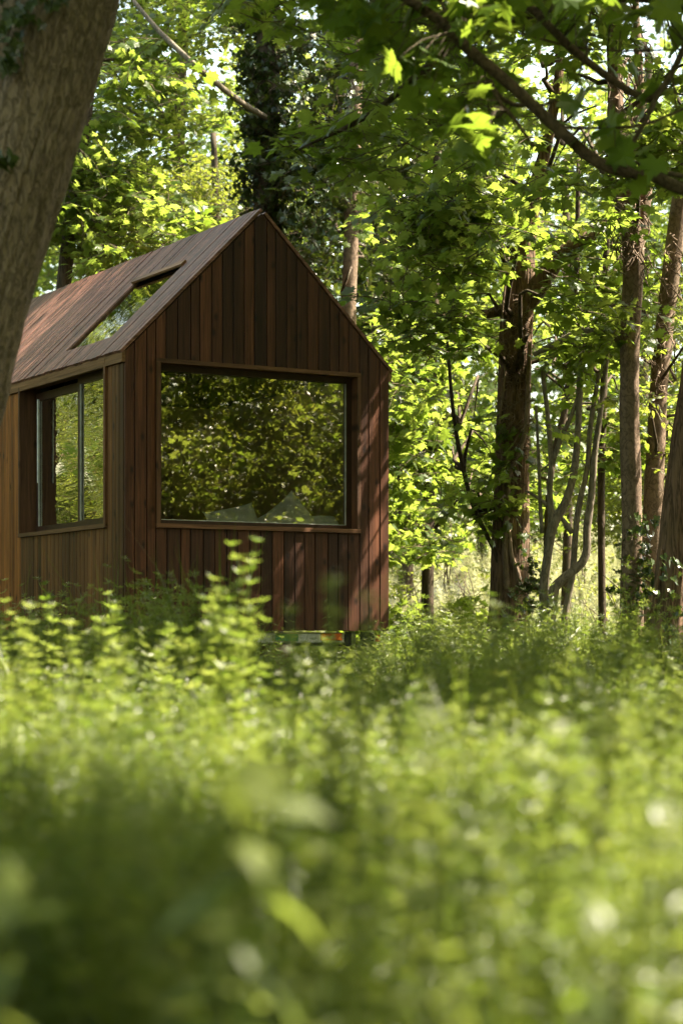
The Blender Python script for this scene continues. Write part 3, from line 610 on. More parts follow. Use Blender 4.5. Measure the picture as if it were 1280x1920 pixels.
for u_ in (.18, CW-.18):
    for v_ in (3.4, 4.25):
        w = thing_part('wheel', CAB); prof = [(.20, -.09), (.30, -.095), (.335, -.06), (.335, .06), (.30, .095), (.20, .09)]; n = 28
        V = [(u_+x, v_+r*math.cos(a*2*math.pi/n), .30+r*math.sin(a*2*math.pi/n)) for a in range(n) for r, x in prof]
        F = [(a*6+k, a*6+(k+1) % 6, ((a+1) % n)*6+(k+1) % 6, ((a+1) % n)*6+k) for a in range(n) for k in range(6)]
        mesh_obj('tyre', V, F, M['rubber'], w)
        Vt, Ft = tube([(u_-.06, v_, .30), (u_+.06, v_, .30)], [.2, .2], 20, .2); mesh_obj('rim', Vt, Ft, M['steel'], w)
# things inside and below the cabin
def place(o, rz): o.rotation_euler = (0, 0, rz)
bl = thing('timber_block', 'rough brown timber block standing under the white bumper of the cabin', 'block', cabin(gb(530), .06, 0), TH)
b = MB(); b.box((-.13, -.07, -.05), (.13, .16, .34)); b.box((-.11, -.05, .343), (.12, .14, .52)); mesh_obj('block', b.V, b.F, M['block'], bl)
bed = thing('bed', 'raised bed inside the cabin behind the picture window', 'bed', cabin(1.2, .9, HB+.02), TH)
b = MB(); b.box((-1.0, -.72, 0), (1.0, .75, .55)); mesh_obj('bed_base', b.V, b.F, M['cabinet'], bed)
b = MB(); b.box((-1.0, -.72, .552), (1.0, .75, WZ0-HB-.02+.0)); mesh_obj('mattress', b.V, b.F, M['pillow'], bed)
cb = thing('cabinet', 'tall brown cabinet inside the cabin behind the side window', 'cabinet', cabin(.9, 2.45, HB+.02), TH)
b = MB(); b.box((-.6, -.25, 0), (.55, .28, 1.75)); mesh_obj('cabinet_body', b.V, b.F, M['cabinet'], cb)
b = MB(); b.box((-.612, -.24, .02), (-.602, .27, .86)); mesh_obj('cabinet_door', b.V, b.F, M['cabinet'], cb); b = MB(); b.box((-.612, -.24, .87), (-.602, .27, 1.74)); mesh_obj('cabinet_door', b.V, b.F, M['cabinet'], cb)
def pillow(px, py, v, w, h, tilt, roll, label):
    q = on_plane(px, py, cabin(0, v, 0), VV)
    n = 18; V = []; F = []
    for sgn in (1, -1):
        for i in range(n+1):
            for j in range(n+1):
                a, c_ = i/n*2-1, j/n*2-1; pin = 1-.10*(abs(a)**2*(1-abs(c_)**2)*0+ (1-abs(a)**3)*abs(c_)**2*.9)
                pin2 = 1-.10*(1-abs(c_)**3)*abs(a)**2*.9
                th = .085*max(0, (1-a**4)*(1-c_**4))**.6+.006*noise(np.array([[i*.6, j*.6, sgn*3.]]), 4)[0]*(1 if max(abs(a), abs(c_)) < 1 else 0)
                V.append((a*w/2*pin2, -sgn*th, c_*h/2*pin))
    for s_ in range(2):
        o = s_*(n+1)**2
        for i in range(n):
            for j in range(n):
                f = (o+i*(n+1)+j, o+(i+1)*(n+1)+j, o+(i+1)*(n+1)+j+1, o+i*(n+1)+j+1); F.append(f if s_ == 0 else f[::-1])
    R = rot(tilt, 0, 0)@rot(0, roll, 0)
    V = (R@np.array(V).T).T
    o = mesh_obj('pillow', V, F, M['pillow'], smooth_=True); o.location = tuple(q); o.rotation_euler = (0, 0, TH); o['label'] = label; o['category'] = 'pillow'; o['group'] = 'white pillows behind the picture window'
pillow(440, 985, .22, .50, .34, -.35, -.22, 'white pillow at the left behind the picture window, its flat top edge showing')
pillow(545, 985, .22, .48, .46, -.3, -.62, 'larger white pillow tipped up on its corner behind the picture window')
pillow(605, 990, .22, .34, .22, -.7, -.05, 'low white pillow lying in the right corner of the picture window')

# ------------------------------------------------------------------ trees
CROWN_N = [0]
def clumps(px, py, D, n, rad=(.55, 1.0), flat=.5, per=60):
    """leafy clumps spread through a crown's volume; every clump is a flattened cloud of sprays"""
    C = np.array([at(RNG.uniform(*px), RNG.uniform(*py), RNG.uniform(*D)) for _ in range(n)])
    return cloud(C, rad, flat, per), C
def cloud(C, rad, flat, per):
    out = []; per = per*.62
    for c in C:
        r = RNG.uniform(*rad); k = RNG.poisson(per*(r/.8)**2)
        d = RNG.normal(size=(k, 3)); d /= np.linalg.norm(d, axis=1)[:, None]
        out.append(c+d*(RNG.uniform(0, 1, k)**.45)[:, None]*np.array([r, r, r*flat]))
    return np.vstack(out)
def add_crown(tree, P, kind, scl=(.8, 1.25), tilt=.35, name='crown', above=.6, cull=True, rz=None, share=.58):
    k = P[:, 2] > ground_z(P[:, 0], P[:, 1])+above
    if cull: k &= shades(P) & open_top(P, share)
    # nothing grows inside the cabin
    q = P-A0; u = q@U; v = q@VV; k &= ~((u > -.55) & (u < CW+.25) & (v > -.6) & (v < CLEN+.4) & (P[:, 2] < HE+1.75-np.abs(u-CW/2)*.9))
    if rz is not None: rz = (np.zeros(len(P))+rz)[k]
    P = P[k]
    n = len(P); CROWN_N[0] += n
    ROT = np.stack([RNG.normal(0, tilt, n), RNG.normal(0, tilt, n), RNG.uniform(0, 2*np.pi, n) if rz is None else rz+RNG.normal(0, .9, n)], -1)
    return instancer(name, P, ROT, RNG.uniform(*scl, n), kind, tree)
def limb(tree, P, R, mat, seg=8, step=.25, name='limb', rough=True, seed=1):
    V, F = tube(P, R, seg, step, bark_rough(.008, 2, 3, seed) if rough else None); return mesh_obj(name, V, F, mat, tree, True)
def boughs(tree, trunk, C, mat, r=.022, n=8, seed=0):
    """thin boughs from the trunk's line to the clump centres, all in one part"""
    T, _ = catmull(trunk, np.ones(len(trunk)), .3); mbV = []; mbF = []
    idx = RNG.permutation(len(C))[:n]
    for c in C[idx]:
        d = np.linalg.norm(T-c, axis=1)+np.maximum(0, T[:, 2]-c[2]+.1)*1.5; s_ = T[np.argmin(d)]
        m1 = s_+(c-s_)*.5+np.array([0, 0, .15*np.linalg.norm(c-s_)])+RNG.normal(0, .08, 3)
        m0 = s_+(c-s_)*.22+RNG.normal(0, .05, 3)
        V, F = tube([s_, m0, m1, c+RNG.normal(0, .1, 3)], [r*1.6, r*1.2, r*.8, r*.3], 6, .25); o = len(mbV)
        mbV.extend(V.tolist()); mbF.extend([tuple(i+o for i in f) for f in F])
    return mesh_obj('boughs', mbV, mbF, mat, tree, True, kind='stuff')
def px_path(pts, D):
    """(px, py, width in px) at distance D -> points and radii"""
    return [at(x, y, D if len(q) == 0 else q[0]) for x, y, w, *q in pts], [w/2/FPX*D for x, y, w, *q in pts]
def tree(label, base, group=None, name='tree', cat='tree'):
    b = np.array(base, float); b[2] = ground_z(b[0], b[1]); return thing(name, label, cat, b, 0, group)
def trunk(t, P, R, mat, seg=24, step=.06, amp=.012, freq=3.5, stretch=1.2, seed=1, flare=.35):
    P = [np.array(p) for p in P]; b = P[0].copy(); b[2] = ground_z(b[0], b[1])-.12
    if P[0][2] > b[2]+.05:
        d = P[1]-P[0]; P = [P[0]-d/np.linalg.norm(d)*0+np.array([-(P[0][2]-b[2])*d[0]/d[2]*.7, 0, b[2]-P[0][2]])]+P; R = [R[0]*1.12]+list(R)
    V, F = tube(P, R, seg, step, bark_rough(amp, freq, stretch, seed, flare)); return mesh_obj('trunk', V, F, mat, t, True)
GB = 'trees of the wood behind the cabin'

# leaning trunk in the left foreground
D = 9.0
P, R = px_path([(-345, 1510, 300), (-240, 1150, 262), (-112, 740, 246), (-78, 620, 236), (-6, 380, 226), (55, 170, 226), (104, 0, 226), (190, -300, 215), (290, -700, 190), (360, -1200, 150)], D)
t = tree('thick brown trunk leaning into the left edge before the cabin, ivy at its top', P[0], name='leaning_tree')
V, F = tube(P, R, 200, .018, bark_rough(.016, 17, 4.0, 5)); LT = (np.array(P), np.array(R)); mesh_obj('trunk', V, F, M['bark_left'], t, True)
def single_leaves(parent, spots, outline, mat, smin, smax, name='leaf', face=None, seed=2, nshape=5, tilt=.6):
    """leaves one can pick apart: each an object, sharing a few meshes"""
    rl = random.Random(seed); mes = []
    for k in range(nshape):
        V, F = leaf_geo(outline, 1.0, rl.uniform(.05, .3), rl.uniform(.1, .5)); me = bpy.data.meshes.new(name); me.from_pydata(V.tolist(), [], F); me.materials.append(mat); mes.append(me)
    po = np.array(parent.matrix_world.translation) if parent.parent is None else np.array(parent.parent.location)+np.array(parent.location)
    po = np.array(parent.location) if parent.parent is None else po
    for q in spots:
        o = bpy.data.objects.new(name, rl.choice(mes)); COL.objects.link(o); o.parent = parent
        o.location = tuple(np.array(q)-po); s_ = rl.uniform(smin, smax); o.scale = (s_, s_, s_)
        if face is None: o.rotation_euler = (rl.gauss(-.45, tilt), rl.gauss(0, tilt), rl.uniform(0, 6.3))
        else: o.rotation_euler = (rl.gauss(math.pi/2*1.0-.35, .35)+math.pi, rl.gauss(0, .5), rl.gauss(face, .6))
spots = [at(RNG.uniform(-20, 85), RNG.uniform(-40, 60), 8.62+RNG.uniform(-.05, .06)) for _ in range(34)]+[at(RNG.uniform(-20, 45), RNG.uniform(50, 125), 8.63) for _ in range(14)]+[at(RNG.uniform(-15, 26), RNG.uniform(278, 315), 8.63) for _ in range(9)]
spots += [at(RNG.uniform(80, 130), RNG.uniform(-30, 12), 8.66) for _ in range(8)]
single_leaves(t, spots, IVY, M['ivy'], .06, .10, 'ivy_leaf', face=0.2, seed=4)
Vv, Fv = tube([at(28, -60, 8.70), at(30, 5, 8.70), at(16, 60, 8.70), at(8, 130, 8.70), at(-8, 200, 8.70)], [.009, .009, .008, .006, .004], 7, .05); mesh_obj('ivy_stem', Vv, Fv, M['vine'], t, True)
C = np.array([(-1.0, 8.5, 6.6), (.2, 9.2, 7.0), (-2, 9.5, 6.8), (-.6, 10, 7.6), (1, 8, 7.4), (-1.8, 7.6, 7.2)]); add_crown(t, cloud(C, (.9, 1.3), .5, 60), 'maple', (1.0, 1.4))

# slim trunk seen between the leaning tree and the cabin roof
P, R = px_path([(95, 1150, 34), (108, 700, 30), (122, 520, 29), (136, 400, 27), (152, 285, 25), (172, 120, 24), (190, -100, 22), (215, -500, 18)], 21.5)
t = tree('slim dark tree rising just left of the cabin roof, bright thin crown', P[0], GB); trunk(t, P, R, M['bark_dark'], 16, .12, .008)
Pc, C = clumps((40, 330), (-420, 470), (20.5, 24), 42, per=44); add_crown(t, Pc, 'maple', (.7, 1.1), above=2.5, share=.12); boughs(t, P, C, M['bark_dark'], .02, 12)
limb(t, [at(250, 0, 21), at(300, 60, 21), at(375, 130, 20.8), at(450, 190, 22.0), at(502, 222, 24.4)], [.02, .028, .032, .034, .035], M['bark_grey'], 10, .15)

# ivy clad trunk behind the ridge
P, R = px_path([(500, 1150, 60), (499, 500, 52), (497, 300, 48), (503, 100, 46), (508, -100, 42), (520, -500, 34)], 24.5)
t = tree('tree behind the cabin ridge, its dark trunk thickly wrapped in ivy', P[0], GB); trunk(t, P, R, M['bark_dark'], 20, .12, .012)
n = 620; yy = RNG.uniform(-250, 470, n); ang = RNG.uniform(0, 2*np.pi, n); rad = np.abs(RNG.normal(.20, .11, n)); c = np.array([at(500, y_, 24.5) for y_ in yy]); Pi = c+np.stack([np.cos(ang)*rad, np.sin(ang)*rad, rad*0], -1)
add_crown(t, Pi, 'ivy', (.8, 1.3), .5, 'ivy', above=1, rz=ang)
Pc, C = clumps((330, 620), (-450, 150), (23, 27), 26, per=34); add_crown(t, Pc, 'hazel', (.9, 1.4), above=2.5); boughs(t, P, C, M['bark_dark'], .02, 10)

# brown trunk with an ivy curtain, right of the ridge
P, R = px_path([(648, 1150, 34), (653, 640, 30), (657, 480, 29), (661, 330, 28), (668, 100, 26), (675, -150, 24), (690, -500, 18)], 22.5)
t = tree('brown trunk with a dark hanging curtain of ivy, right of the cabin ridge', P[0], GB); trunk(t, P, R, M['bark_smooth'], 16, .10, .008)
Pc, C = clumps((545, 800), (-120, 520), (21.9, 24.6), 62, (.35, .62), 1.1, 66); qx, qy = to_px(Pc); Pc = Pc[~((np.abs(qx-658) < 24) & (qy > 400))]; add_crown(t, Pc, 'ivy', (.9, 1.4), .6, 'ivy', above=1.5); boughs(t, P, C, M['bark_dark'], .016, 16)
limb(t, [at(662, 300, 22.4), at(700, 265, 22), at(750, 230, 21.6), at(850, 205, 21.2)], [.035, .03, .028, .012], M['bark_grey'], 8, .2)
Pc, C = clumps((560, 860), (-450, -50), (21, 26), 20, per=50); add_crown(t, Pc, 'maple', above=2.5)

# the big furrowed trunk on the right with old vines on its face
D = 18.7
P, R = px_path([(952, 1196, 84), (955, 1120, 74), (957, 1000, 68), (960, 850, 65), (964, 700, 64), (969, 600, 62), (976, 520, 56), (984, 450, 40), (1004, 350, 27), (1030, 240, 21), (1050, 100, 16), (1060, -200, 11)], D)
t = tree('thick dark furrowed tree trunk right of the cabin with bare vines on its face', P[0], name='forked_tree'); trunk(t, P, R, M['bark_rough'], 110, .035, .011, 10.0, 1.6, 21, .4)
limb(t, [at(978, 575, D), at(1010, 535, D-.1), at(1050, 480, D-.2), at(1110, 440, D-.3), at(1200, 370, D-.2)], [.12, .10, .085, .06, .03], M['bark_rough'], 16, .1)
limb(t, [at(945, 580, D), at(900, 592, D-.1), at(850, 600, D-.3), at(780, 575, D-.4)], [.06, .045, .035, .015], M['bark_rough'], 10, .15)
def vine(t, pts, D, w, seed=0):
    P_ = [at(x, y, D) for x, y in pts]; R_ = [w*(1-.4*k/len(pts)) for k in range(len(pts))]
    V_, F_ = tube(P_, R_, 8, .05, bark_rough(.003, 2, 9, seed)); mesh_obj('vine_stem', V_, F_, M['vine'], t, True)
fD = D-.175
vine(t, [(950, 1105), (946, 1020), (950, 960), (952, 900), (958, 880), (972, 850), (985, 800), (988, 740), (990, 690), (993, 640)], fD, .030, 1)
vine(t, [(976, 1108), (968, 1070), (958, 1040), (952, 980)], fD, .030, 2)
vine(t, [(950, 1000), (944, 940), (943, 890), (950, 860), (962, 905)], fD, .018, 3)
vine(t, [(941, 870), (936, 790), (946, 700), (941, 600), (948, 520)], fD, .012, 4)
rv = random.Random(4); mV = []; mF = []
for k in range(130):
    x, y = rv.uniform(932, 998), rv.uniform(560, 850); pts = [at(x, y, fD+.01)]
    for j in range(4): x += rv.uniform(-16, 16); y += rv.uniform(-16, 10); pts.append(at(min(1002, max(928, x)), y, fD+rv.uniform(-.03, .03)+.0006*abs(x-965)))
    V_, F_ = tube(pts, [.006, .005, .004, .003, .002], 4, .05); o = len(mV); mV.extend(V_.tolist()); mF.extend([tuple(i+o for i in f) for f in F_])
mesh_obj('vine_tangle', mV, mF, M['vine'], t, True, kind='stuff')
spots = [at(RNG.normal(948, 10), RNG.uniform(795, 885), fD-.06) for _ in range(26)]+[at(RNG.normal(940, 12), RNG.uniform(985, 1005), fD-.05) for _ in range(6)]
single_leaves(t, spots, IVY, M['herb'], .07, .11, 'leaf', face=.2, seed=7)
Pc, C = clumps((740, 1130), (250, 640), (16.8, 20.5), 36, (.5, .85), .42, 60)
qx, qy = to_px(Pc); Pc = Pc[~((np.abs(qx-965) < 75) & (qy > 470) & (Pc[:, 1] < 19.1))]
add_crown(t, Pc, 'maple', above=2.2); boughs(t, P, C, M['bark_dark'], .02, 20)
Pc, C2 = clumps((700, 1150), (-420, 280), (17.2, 21), 46, per=42); F2 = clumps((880, 1080), (-60, 500), (17.0, 18.2), 22, (.3, .5), .5, 80)[0]; F2 = F2[shades(F2)]; add_crown(t, F2, 'maple', above=2.2, share=.3); add_crown(t, Pc, 'maple', above=2.2); boughs(t, P, C2, M['bark_dark'], .02, 18)

# several grey stems growing from one stool
D = 17.9
t = tree('clump of slender grey curving stems right of the thick furrowed trunk', at(1035, 1215, D), name='multi_stem_tree')
for pts in ([(1010, 1222, 21), (1018, 1120, 20), (1028, 1030, 21), (1036, 985, 24), (1060, 940, 20), (1076, 880, 18), (1083, 800, 16), (1088, 700, 14), (1098, 560, 12)],
            [(1035, 985, 18), (1030, 930, 14), (1032, 860, 12), (1026, 780, 12), (1015, 690, 10)], [(1034, 870, 12), (1052, 820, 12), (1070, 780, 10), (1090, 720, 8)],
            [(1024, 1200, 22), (1034, 1130, 24), (1050, 1090, 23), (1080, 1066, 22), (1098, 1040, 20), (1100, 990, 19), (1108, 930, 17), (1114, 850, 15), (1124, 780, 13), (1140, 650, 10)],
            [(1040, 1222, 16), (1058, 1160, 15), (1072, 1080, 15), (1078, 1000, 14), (1086, 940, 14), (1100, 880, 12), (1106, 800, 12), (1122, 700, 9)],
            [(1072, 1000, 14), (1055, 975, 11), (1010, 935, 8), (985, 920, 5)], [(1016, 1000, 10), (1012, 950, 9), (1010, 880, 8), (1004, 760, 6)]):
    P, R = px_path(pts, D); R = [r*.82 for r in R]
    if pts[0][1] > 1180: P[0][2] = ground_z(P[0][0], P[0][1])-.1
    limb(t, P, R, M['bark_grey'], 12, .06, 'stem', seed=len(pts))
Pc, C = clumps((1000, 1190), (520, 850), (17.8, 19.6), 24, (.4, .7), .5, 40); qx, qy = to_px(Pc); Pc = Pc[(qx > 1015) & ~((np.abs(qx-1180) < 40) & (Pc[:, 1] < 17.6))]; add_crown(t, Pc, 'maple', (.75, 1.05), above=1.6)
spots = [at(RNG.normal(995, 10), RNG.uniform(1010, 1150), 18.3) for _ in range(30)]; add_crown(t, np.array(spots), 'ivy', (.5, .8), .6, 'ivy', above=.1)

# smooth brown trunk near the right edge
D = 17.3
P, R = px_path([(1184, 1236, 50), (1182, 1120, 44), (1184, 1000, 40), (1182, 900, 40), (1179, 800, 38), (1179, 700, 37), (1181, 600, 38), (1186, 520, 40), (1184, 440, 42), (1168, 360, 44), (1156, 280, 36), (1152, 150, 28), (1146, 0, 26), (1140, -300, 20)], D)
t = tree('smooth upright brown trunk near the right edge with ivy on its foot', P[0], name='smooth_tree'); trunk(t, P, R, M['bark_smooth'], 40, .05, .006, 2.4, 2.2, 31, .15)
limb(t, [at(1184, 480, D), at(1205, 400, D), at(1212, 300, D+.1), at(1200, 180, D+.2), at(1190, 0, D+.3)], [.06, .055, .05, .045, .03], M['bark_smooth'], 12, .1)
limb(t, [at(1165, 640, D), at(1125, 622, D), at(1090, 618, D+.1), at(1040, 645, D+.3), at(1000, 665, D+.4)], [.034, .03, .028, .03, .02], M['bark_grey'], 10, .1)
limb(t, [at(1168, 578, D), at(1140, 571, D-.1), at(1090, 584, D-.2)], [.025, .018, .008], M['bark_smooth'], 8, .1)
mV = []; mF = []
for k in range(90):
    x, y = rv.uniform(1150, 1215), rv.uniform(90, 520); pts = [at(x, y, D-.1)]
    for j in range(4): x += rv.uniform(-22, 22); y += rv.uniform(-32, 32); pts.append(at(min(1222, max(1135, x)), y, D-.12+rv.uniform(-.08, .05)))
    V_, F_ = tube(pts, [.007, .007, .006, .005, .003], 4, .05); o = len(mV); mV.extend(V_.tolist()); mF.extend([tuple(i+o for i in f) for f in F_])
mesh_obj('vine_tangle', mV, mF, M['vine'], t, True, kind='stuff')
n = 60; yy = RNG.uniform(990, 1235, n); c = np.array([at(1188+14*RNG.normal()+ (1235-y_)*.03, y_, D-.13+.1*RNG.uniform()) for y_ in yy]); add_crown(t, c, 'ivy', (.4, .7), .5, 'ivy', above=.05, rz=np.pi)
spots = [at(RNG.normal(1206, 13), RNG.uniform(960, 1230), D-.2) for _ in range(110)]; single_leaves(t, spots, IVY, M['ivy'], .05, .09, 'ivy_leaf', face=.2, seed=9)
Pc, C = clumps((1040, 1420), (-350, 330), (16.2, 19.5), 30, (.5, .9), .45, 34); add_crown(t, Pc, 'maple', above=2.2); boughs(t, P, C, M['bark_dark'], .018, 16)

F3 = clumps((1050, 1300), (-20, 440), (15.2, 16.8), 16, (.3, .5), .45, 60)[0]; add_crown(t, F3, 'maple', (.8, 1.1), above=2.2, share=.5)
# leaning smooth trunk behind it, and the rough trunk at the right edge
D = 18.4
P, R = px_path([(1216, 1215, 42), (1222, 1000, 38), (1228, 850, 37), (1234, 720, 35), (1246, 600, 35), (1258, 500, 35), (1272, 390, 34), (1292, 250, 30), (1330, 0, 26), (1370, -300, 20)], D)
t = tree('leaning brown trunk just behind the smooth trunk at the right edge', P[0]); trunk(t, P, R, M['bark_smooth'], 30, .06, .007, 2.6, 2.0, 41, .15)
mV = []; mF = []
for k in range(50):
    y = rv.uniform(450, 760); x = 1255-(y-520)*.11+rv.uniform(-16, 16); pts = [at(x, y, D-.12)]
    for j in range(4): x += rv.uniform(-18, 18); y += rv.uniform(-24, 24); pts.append(at(x, y, D-.14+rv.uniform(-.06, .05)))
    V_, F_ = tube(pts, [.006, .006, .005, .004, .003], 4, .05); o = len(mV); mV.extend(V_.tolist()); mF.extend([tuple(i+o for i in f) for f in F_])
mesh_obj('vine_tangle', mV, mF, M['vine'], t, True, kind='stuff')
Pc, C = clumps((1190, 1420), (380, 900), (17.4, 19.4), 16, (.35, .6), .6, 36); add_crown(t, Pc, 'hazel', (.7, 1.1), above=1.2); boughs(t, P, C, M['bark_dark'], .012, 10)
D = 17.0
P, R = px_path([(1252, 1240, 84), (1258, 1130, 72), (1268, 1000, 66), (1284, 860, 62), (1306, 700, 60), (1330, 500, 56), (1370, 200, 50), (1420, -200, 40)], D)
t = tree('rough dark trunk leaning out of the right edge, ivy round its foot', P[0], name='edge_tree'); trunk(t, P, R, M['bark_rough'], 56, .04, .015, 5.5, 1.6, 51, .25)
limb(t, [at(1222, 1150, D-.1), at(1232, 1090, D-.12), at(1240, 1030, D-.1)], [.02, .018, .014], M['bark_rough'], 8, .05, 'stub')
spots = [at(RNG.normal(1262, 22), RNG.uniform(1040, 1220), D-.26) for _ in range(46)]; single_leaves(t, spots, IVY, M['ivy'], .05, .085, 'ivy_leaf', face=.2, seed=10)
C = np.array([at(x, y, 17) for x, y in ((1400, -300), (1500, 0), (1550, -150), (1450, 200))]); add_crown(t, cloud(C, (.7, 1.), .5, 60), 'maple')

# slender and farther trees
def back_tree(label, pts, D, region, n, kind='maple', per=55, rad=(.6, 1.0), mat='bark_dark', scl=(.8, 1.2), above=1.4, flat=.5, share=.58):
    P, R = px_path(pts, D); t = tree(label, P[0], GB); trunk(t, P, R, M[mat], 12, .2, .008)
    if D > 24: scl = (scl[0]*.8, scl[1]*.8); per = per*1.3
    for (px, py, Dr, n_) in region:
        Pc, C = clumps(px, py, Dr, n_, rad, flat, per); add_crown(t, Pc, kind, scl, above=above, name='crown', share=share); boughs(t, P, C, M['bark_dark'], .016, min(10, n_))
    return t
back_tree('leafy tree standing close behind the right corner of the cabin', [(800, 1160, 26), (806, 800, 22), (815, 500, 20), (825, 100, 16)], 24.0, [((690, 950), (560, 1030), (20.5, 25), 32), ((650, 950), (200, 580), (24, 28), 26)], 0, flat=.42)
back_tree('thin dark sapling between the grey stems and the smooth trunk', [(1128, 1160, 16), (1126, 900, 15), (1132, 700, 14), (1136, 450, 13), (1142, 200, 10)], 19.5, [((1060, 1180), (560, 820), (19, 21.5), 14), ((1040, 1240), (300, 560), (19, 22), 14)], 0, per=44)
back_tree('thin dark sapling seen just right of the furrowed trunk', [(1022, 1150, 14), (1030, 900, 13), (1064, 740, 13), (1078, 560, 12), (1084, 300, 9)], 20.5, [((960, 1110), (640, 900), (20, 23), 16)], 0, per=44)
back_tree('sapling with a forked dark stem left of the furrowed trunk', [(925, 1030, 9), (890, 960, 9), (868, 880, 9), (850, 780, 8), (838, 640, 6)], 18.6, [((780, 930), (700, 960), (18.2, 20.5), 16)], 0, per=36, rad=(.35, .6))
back_tree('slim tree far behind the grey stems, its crown over the bright meadow', [(1060, 1130, 20), (1066, 800, 18), (1058, 300, 14)], 28, [((960, 1240), (560, 1040), (26, 30), 38), ((900, 1300), (150, 560), (26, 31), 26)], 0, per=50)
back_tree('small bushy tree in the sun on the far side of the meadow', [(905, 1090, 16), (900, 980, 14), (905, 850, 10)], 36, [((720, 1240), (850, 1075), (34.5, 38), 60)], 0, per=60, above=.3)
back_tree('slim tree at the far right beyond the leaning trunks', [(1330, 1140, 22), (1320, 700, 18), (1300, 300, 14)], 25, [((1140, 1420), (500, 1060), (22.5, 27), 36), ((1130, 1450), (100, 500), (23, 28), 26)], 0, 'hazel', per=50, scl=(.9, 1.4))
back_tree('broad tree beyond the left slope of the roof', [(330, 1140, 30), (330, 500, 26), (345, 0, 20)], 30, [((30, 480), (-350, 560), (27, 33), 64)], 0, per=60, scl=(.7, 1.0), share=.15)
hi, _ = clumps((480, 1050), (-1150, -480), (22, 28), 26, (.8, 1.2), .5, 46); add_crown(t, hi, 'maple', (1.0, 1.4), above=2.5, share=0)  # unseen high crown added to shade the foliage at the upper left
back_tree('yellow leaved tree over the cabin ridge at the left', [(415, 1140, 18), (412, 600, 16), (400, 250, 12)], 27, [((230, 470), (330, 520), (25.5, 28.5), 22)], 0, 'hazel', per=54, scl=(.9, 1.3), share=.3)
back_tree('tall tree behind the ivy curtain', [(760, 1130, 30), (757, 600, 26), (750, 0, 20)], 31, [((480, 960), (-380, 520), (28, 34), 60)], 0, per=46)
back_tree('far tree between the two smooth trunks at the right', [(1200, 1120, 24), (1205, 700, 20), (1215, 100, 16)], 33, [((980, 1400), (-380, 620), (30, 35), 76)], 0, per=52)

# low sunlit shrubs at the edge of the meadow
def shrub(label, px, D, w, h, n, kind='hazel'):
    b = at(px, 1186, D); t = tree(label, b, 'shrubs along the meadow edge', 'shrub', 'shrub'); b = np.array(t.location)
    C = b+np.stack([RNG.normal(0, w/2.2, n), RNG.normal(0, w/3, n), RNG.uniform(.15, h, n)], -1); add_crown(t, cloud(C, (.25, .45), .8, 34), kind, (.7, 1.1), .6, above=.05)
    for k in range(5): limb(t, [b+(0, 0, -.05), b+RNG.normal(0, .08, 3)*(1, 1, 0)+(0, 0, h*.4), b+RNG.normal(0, w*.25, 3)*(1, 1, 0)+(0, 0, h*.85)], [.014, .010, .004], M['bark_dark'], 5, .2, 'stem')
shrub('bright leafy shrub in the sun just right of the cabin', 780, 27, 1.5, 1.1, 16)
shrub('sunlit shrub left of the furrowed trunk', 880, 28.5, 1.3, 1.0, 14)
shrub('big sunlit bush in the bright meadow, right of the cabin', 845, 30.5, 2.4, 1.7, 26)
shrub('big sunlit bush in the bright meadow, behind the grey stems', 1085, 31, 2.2, 1.5, 24)
shrub('wide sunlit bush at the far side of the bright meadow', 980, 34, 3.0, 1.6, 26)
shrub('low shrub seen between the grey stems and the smooth trunk', 1130, 27, .9, .75, 9)
shrub('shrub behind the foot of the smooth trunk', 1195, 22, 1.2, 1.3, 14, 'hazel')
shrub('shaded dark shrub low beside the right corner of the cabin', 800, 20.5, 1.4, .85, 14, 'maple')
shrub('shrub at the right edge between the leaning trunks', 1270, 19, 1.2, 1.4, 12)

# ------------------------------------------------------------------ the overhanging maple branch in the foreground
D = 9.2
t = tree('maple branch hanging across the top right corner in front of the wood, large lobed leaves', (3.9, 9.8, 0), name='overhanging_maple')
Vt, Ft = tube([(3.9, 9.8, -.1), (3.85, 9.8, 1.2), (3.8, 9.7, 2.6), (3.9, 9.6, 4.4), (3.8, 9.5, 6.2)], [.24, .19, .17, .15, .10], 32, .06, bark_rough(.01, 4, 2, 61, .3)); mesh_obj('trunk', Vt, Ft, M['bark_rough'], t, True)
BR = []
def br(pts, D_, name='branch'):
    P_, R_ = px_path(pts, D_); R_ = [r*.68 for r in R_]; V_, F_ = tube(P_, R_, 14, .03, bark_rough(.003, 2, 9, 63+len(BR))); mesh_obj(name, V_, F_, M['bark_rough'] if 0 else M['twig_big'], t, True); BR.append(catmull(P_, R_, .05)[0])
M['twig_big'] = bark_mat('maple_branch_bark', (.03, .02, .012), (.12, .085, .05), scale=46, stretch=.6, mossamt=.35, moss=(.08, .08, .03), bump=.5)
br([(2050, 640, 60), (1700, 500, 48), (1400, 395, 42), (1280, 355, 36), (1220, 330, 34), (1130, 310, 34), (1060, 255, 34), (990, 190, 33), (940, 145, 34), (880, 95, 34), (830, 45, 30), (780, 10, 28), (700, -40, 24), (600, -90, 18)], 9.20)
br([(1900, -420, 40), (1600, -220, 34), (1400, -60, 30), (1300, 60, 22), (1262, 130, 20), (1240, 165, 20), (1215, 185, 22), (1170, 165, 22), (1120, 130, 24), (1070, 90, 24), (1020, 40, 24), (980, 0, 22), (920, -60, 18)], 9.40)
br([(1235, 168, 16), (1215, 215, 14), (1190, 260, 13), (1165, 300, 11)], 9.35)
br([(1000, 195, 14), (960, 195, 13), (930, 175, 16), (918, 150, 14)], 9.20)
br([(918, 152, 14), (935, 190, 13), (965, 225, 11), (1000, 275, 7)], 9.15)
br([(970, 180, 8), (1000, 210, 8), (1040, 235, 8), (1100, 240, 9), (1200, 235, 8), (1290, 200, 8)], 9.25)
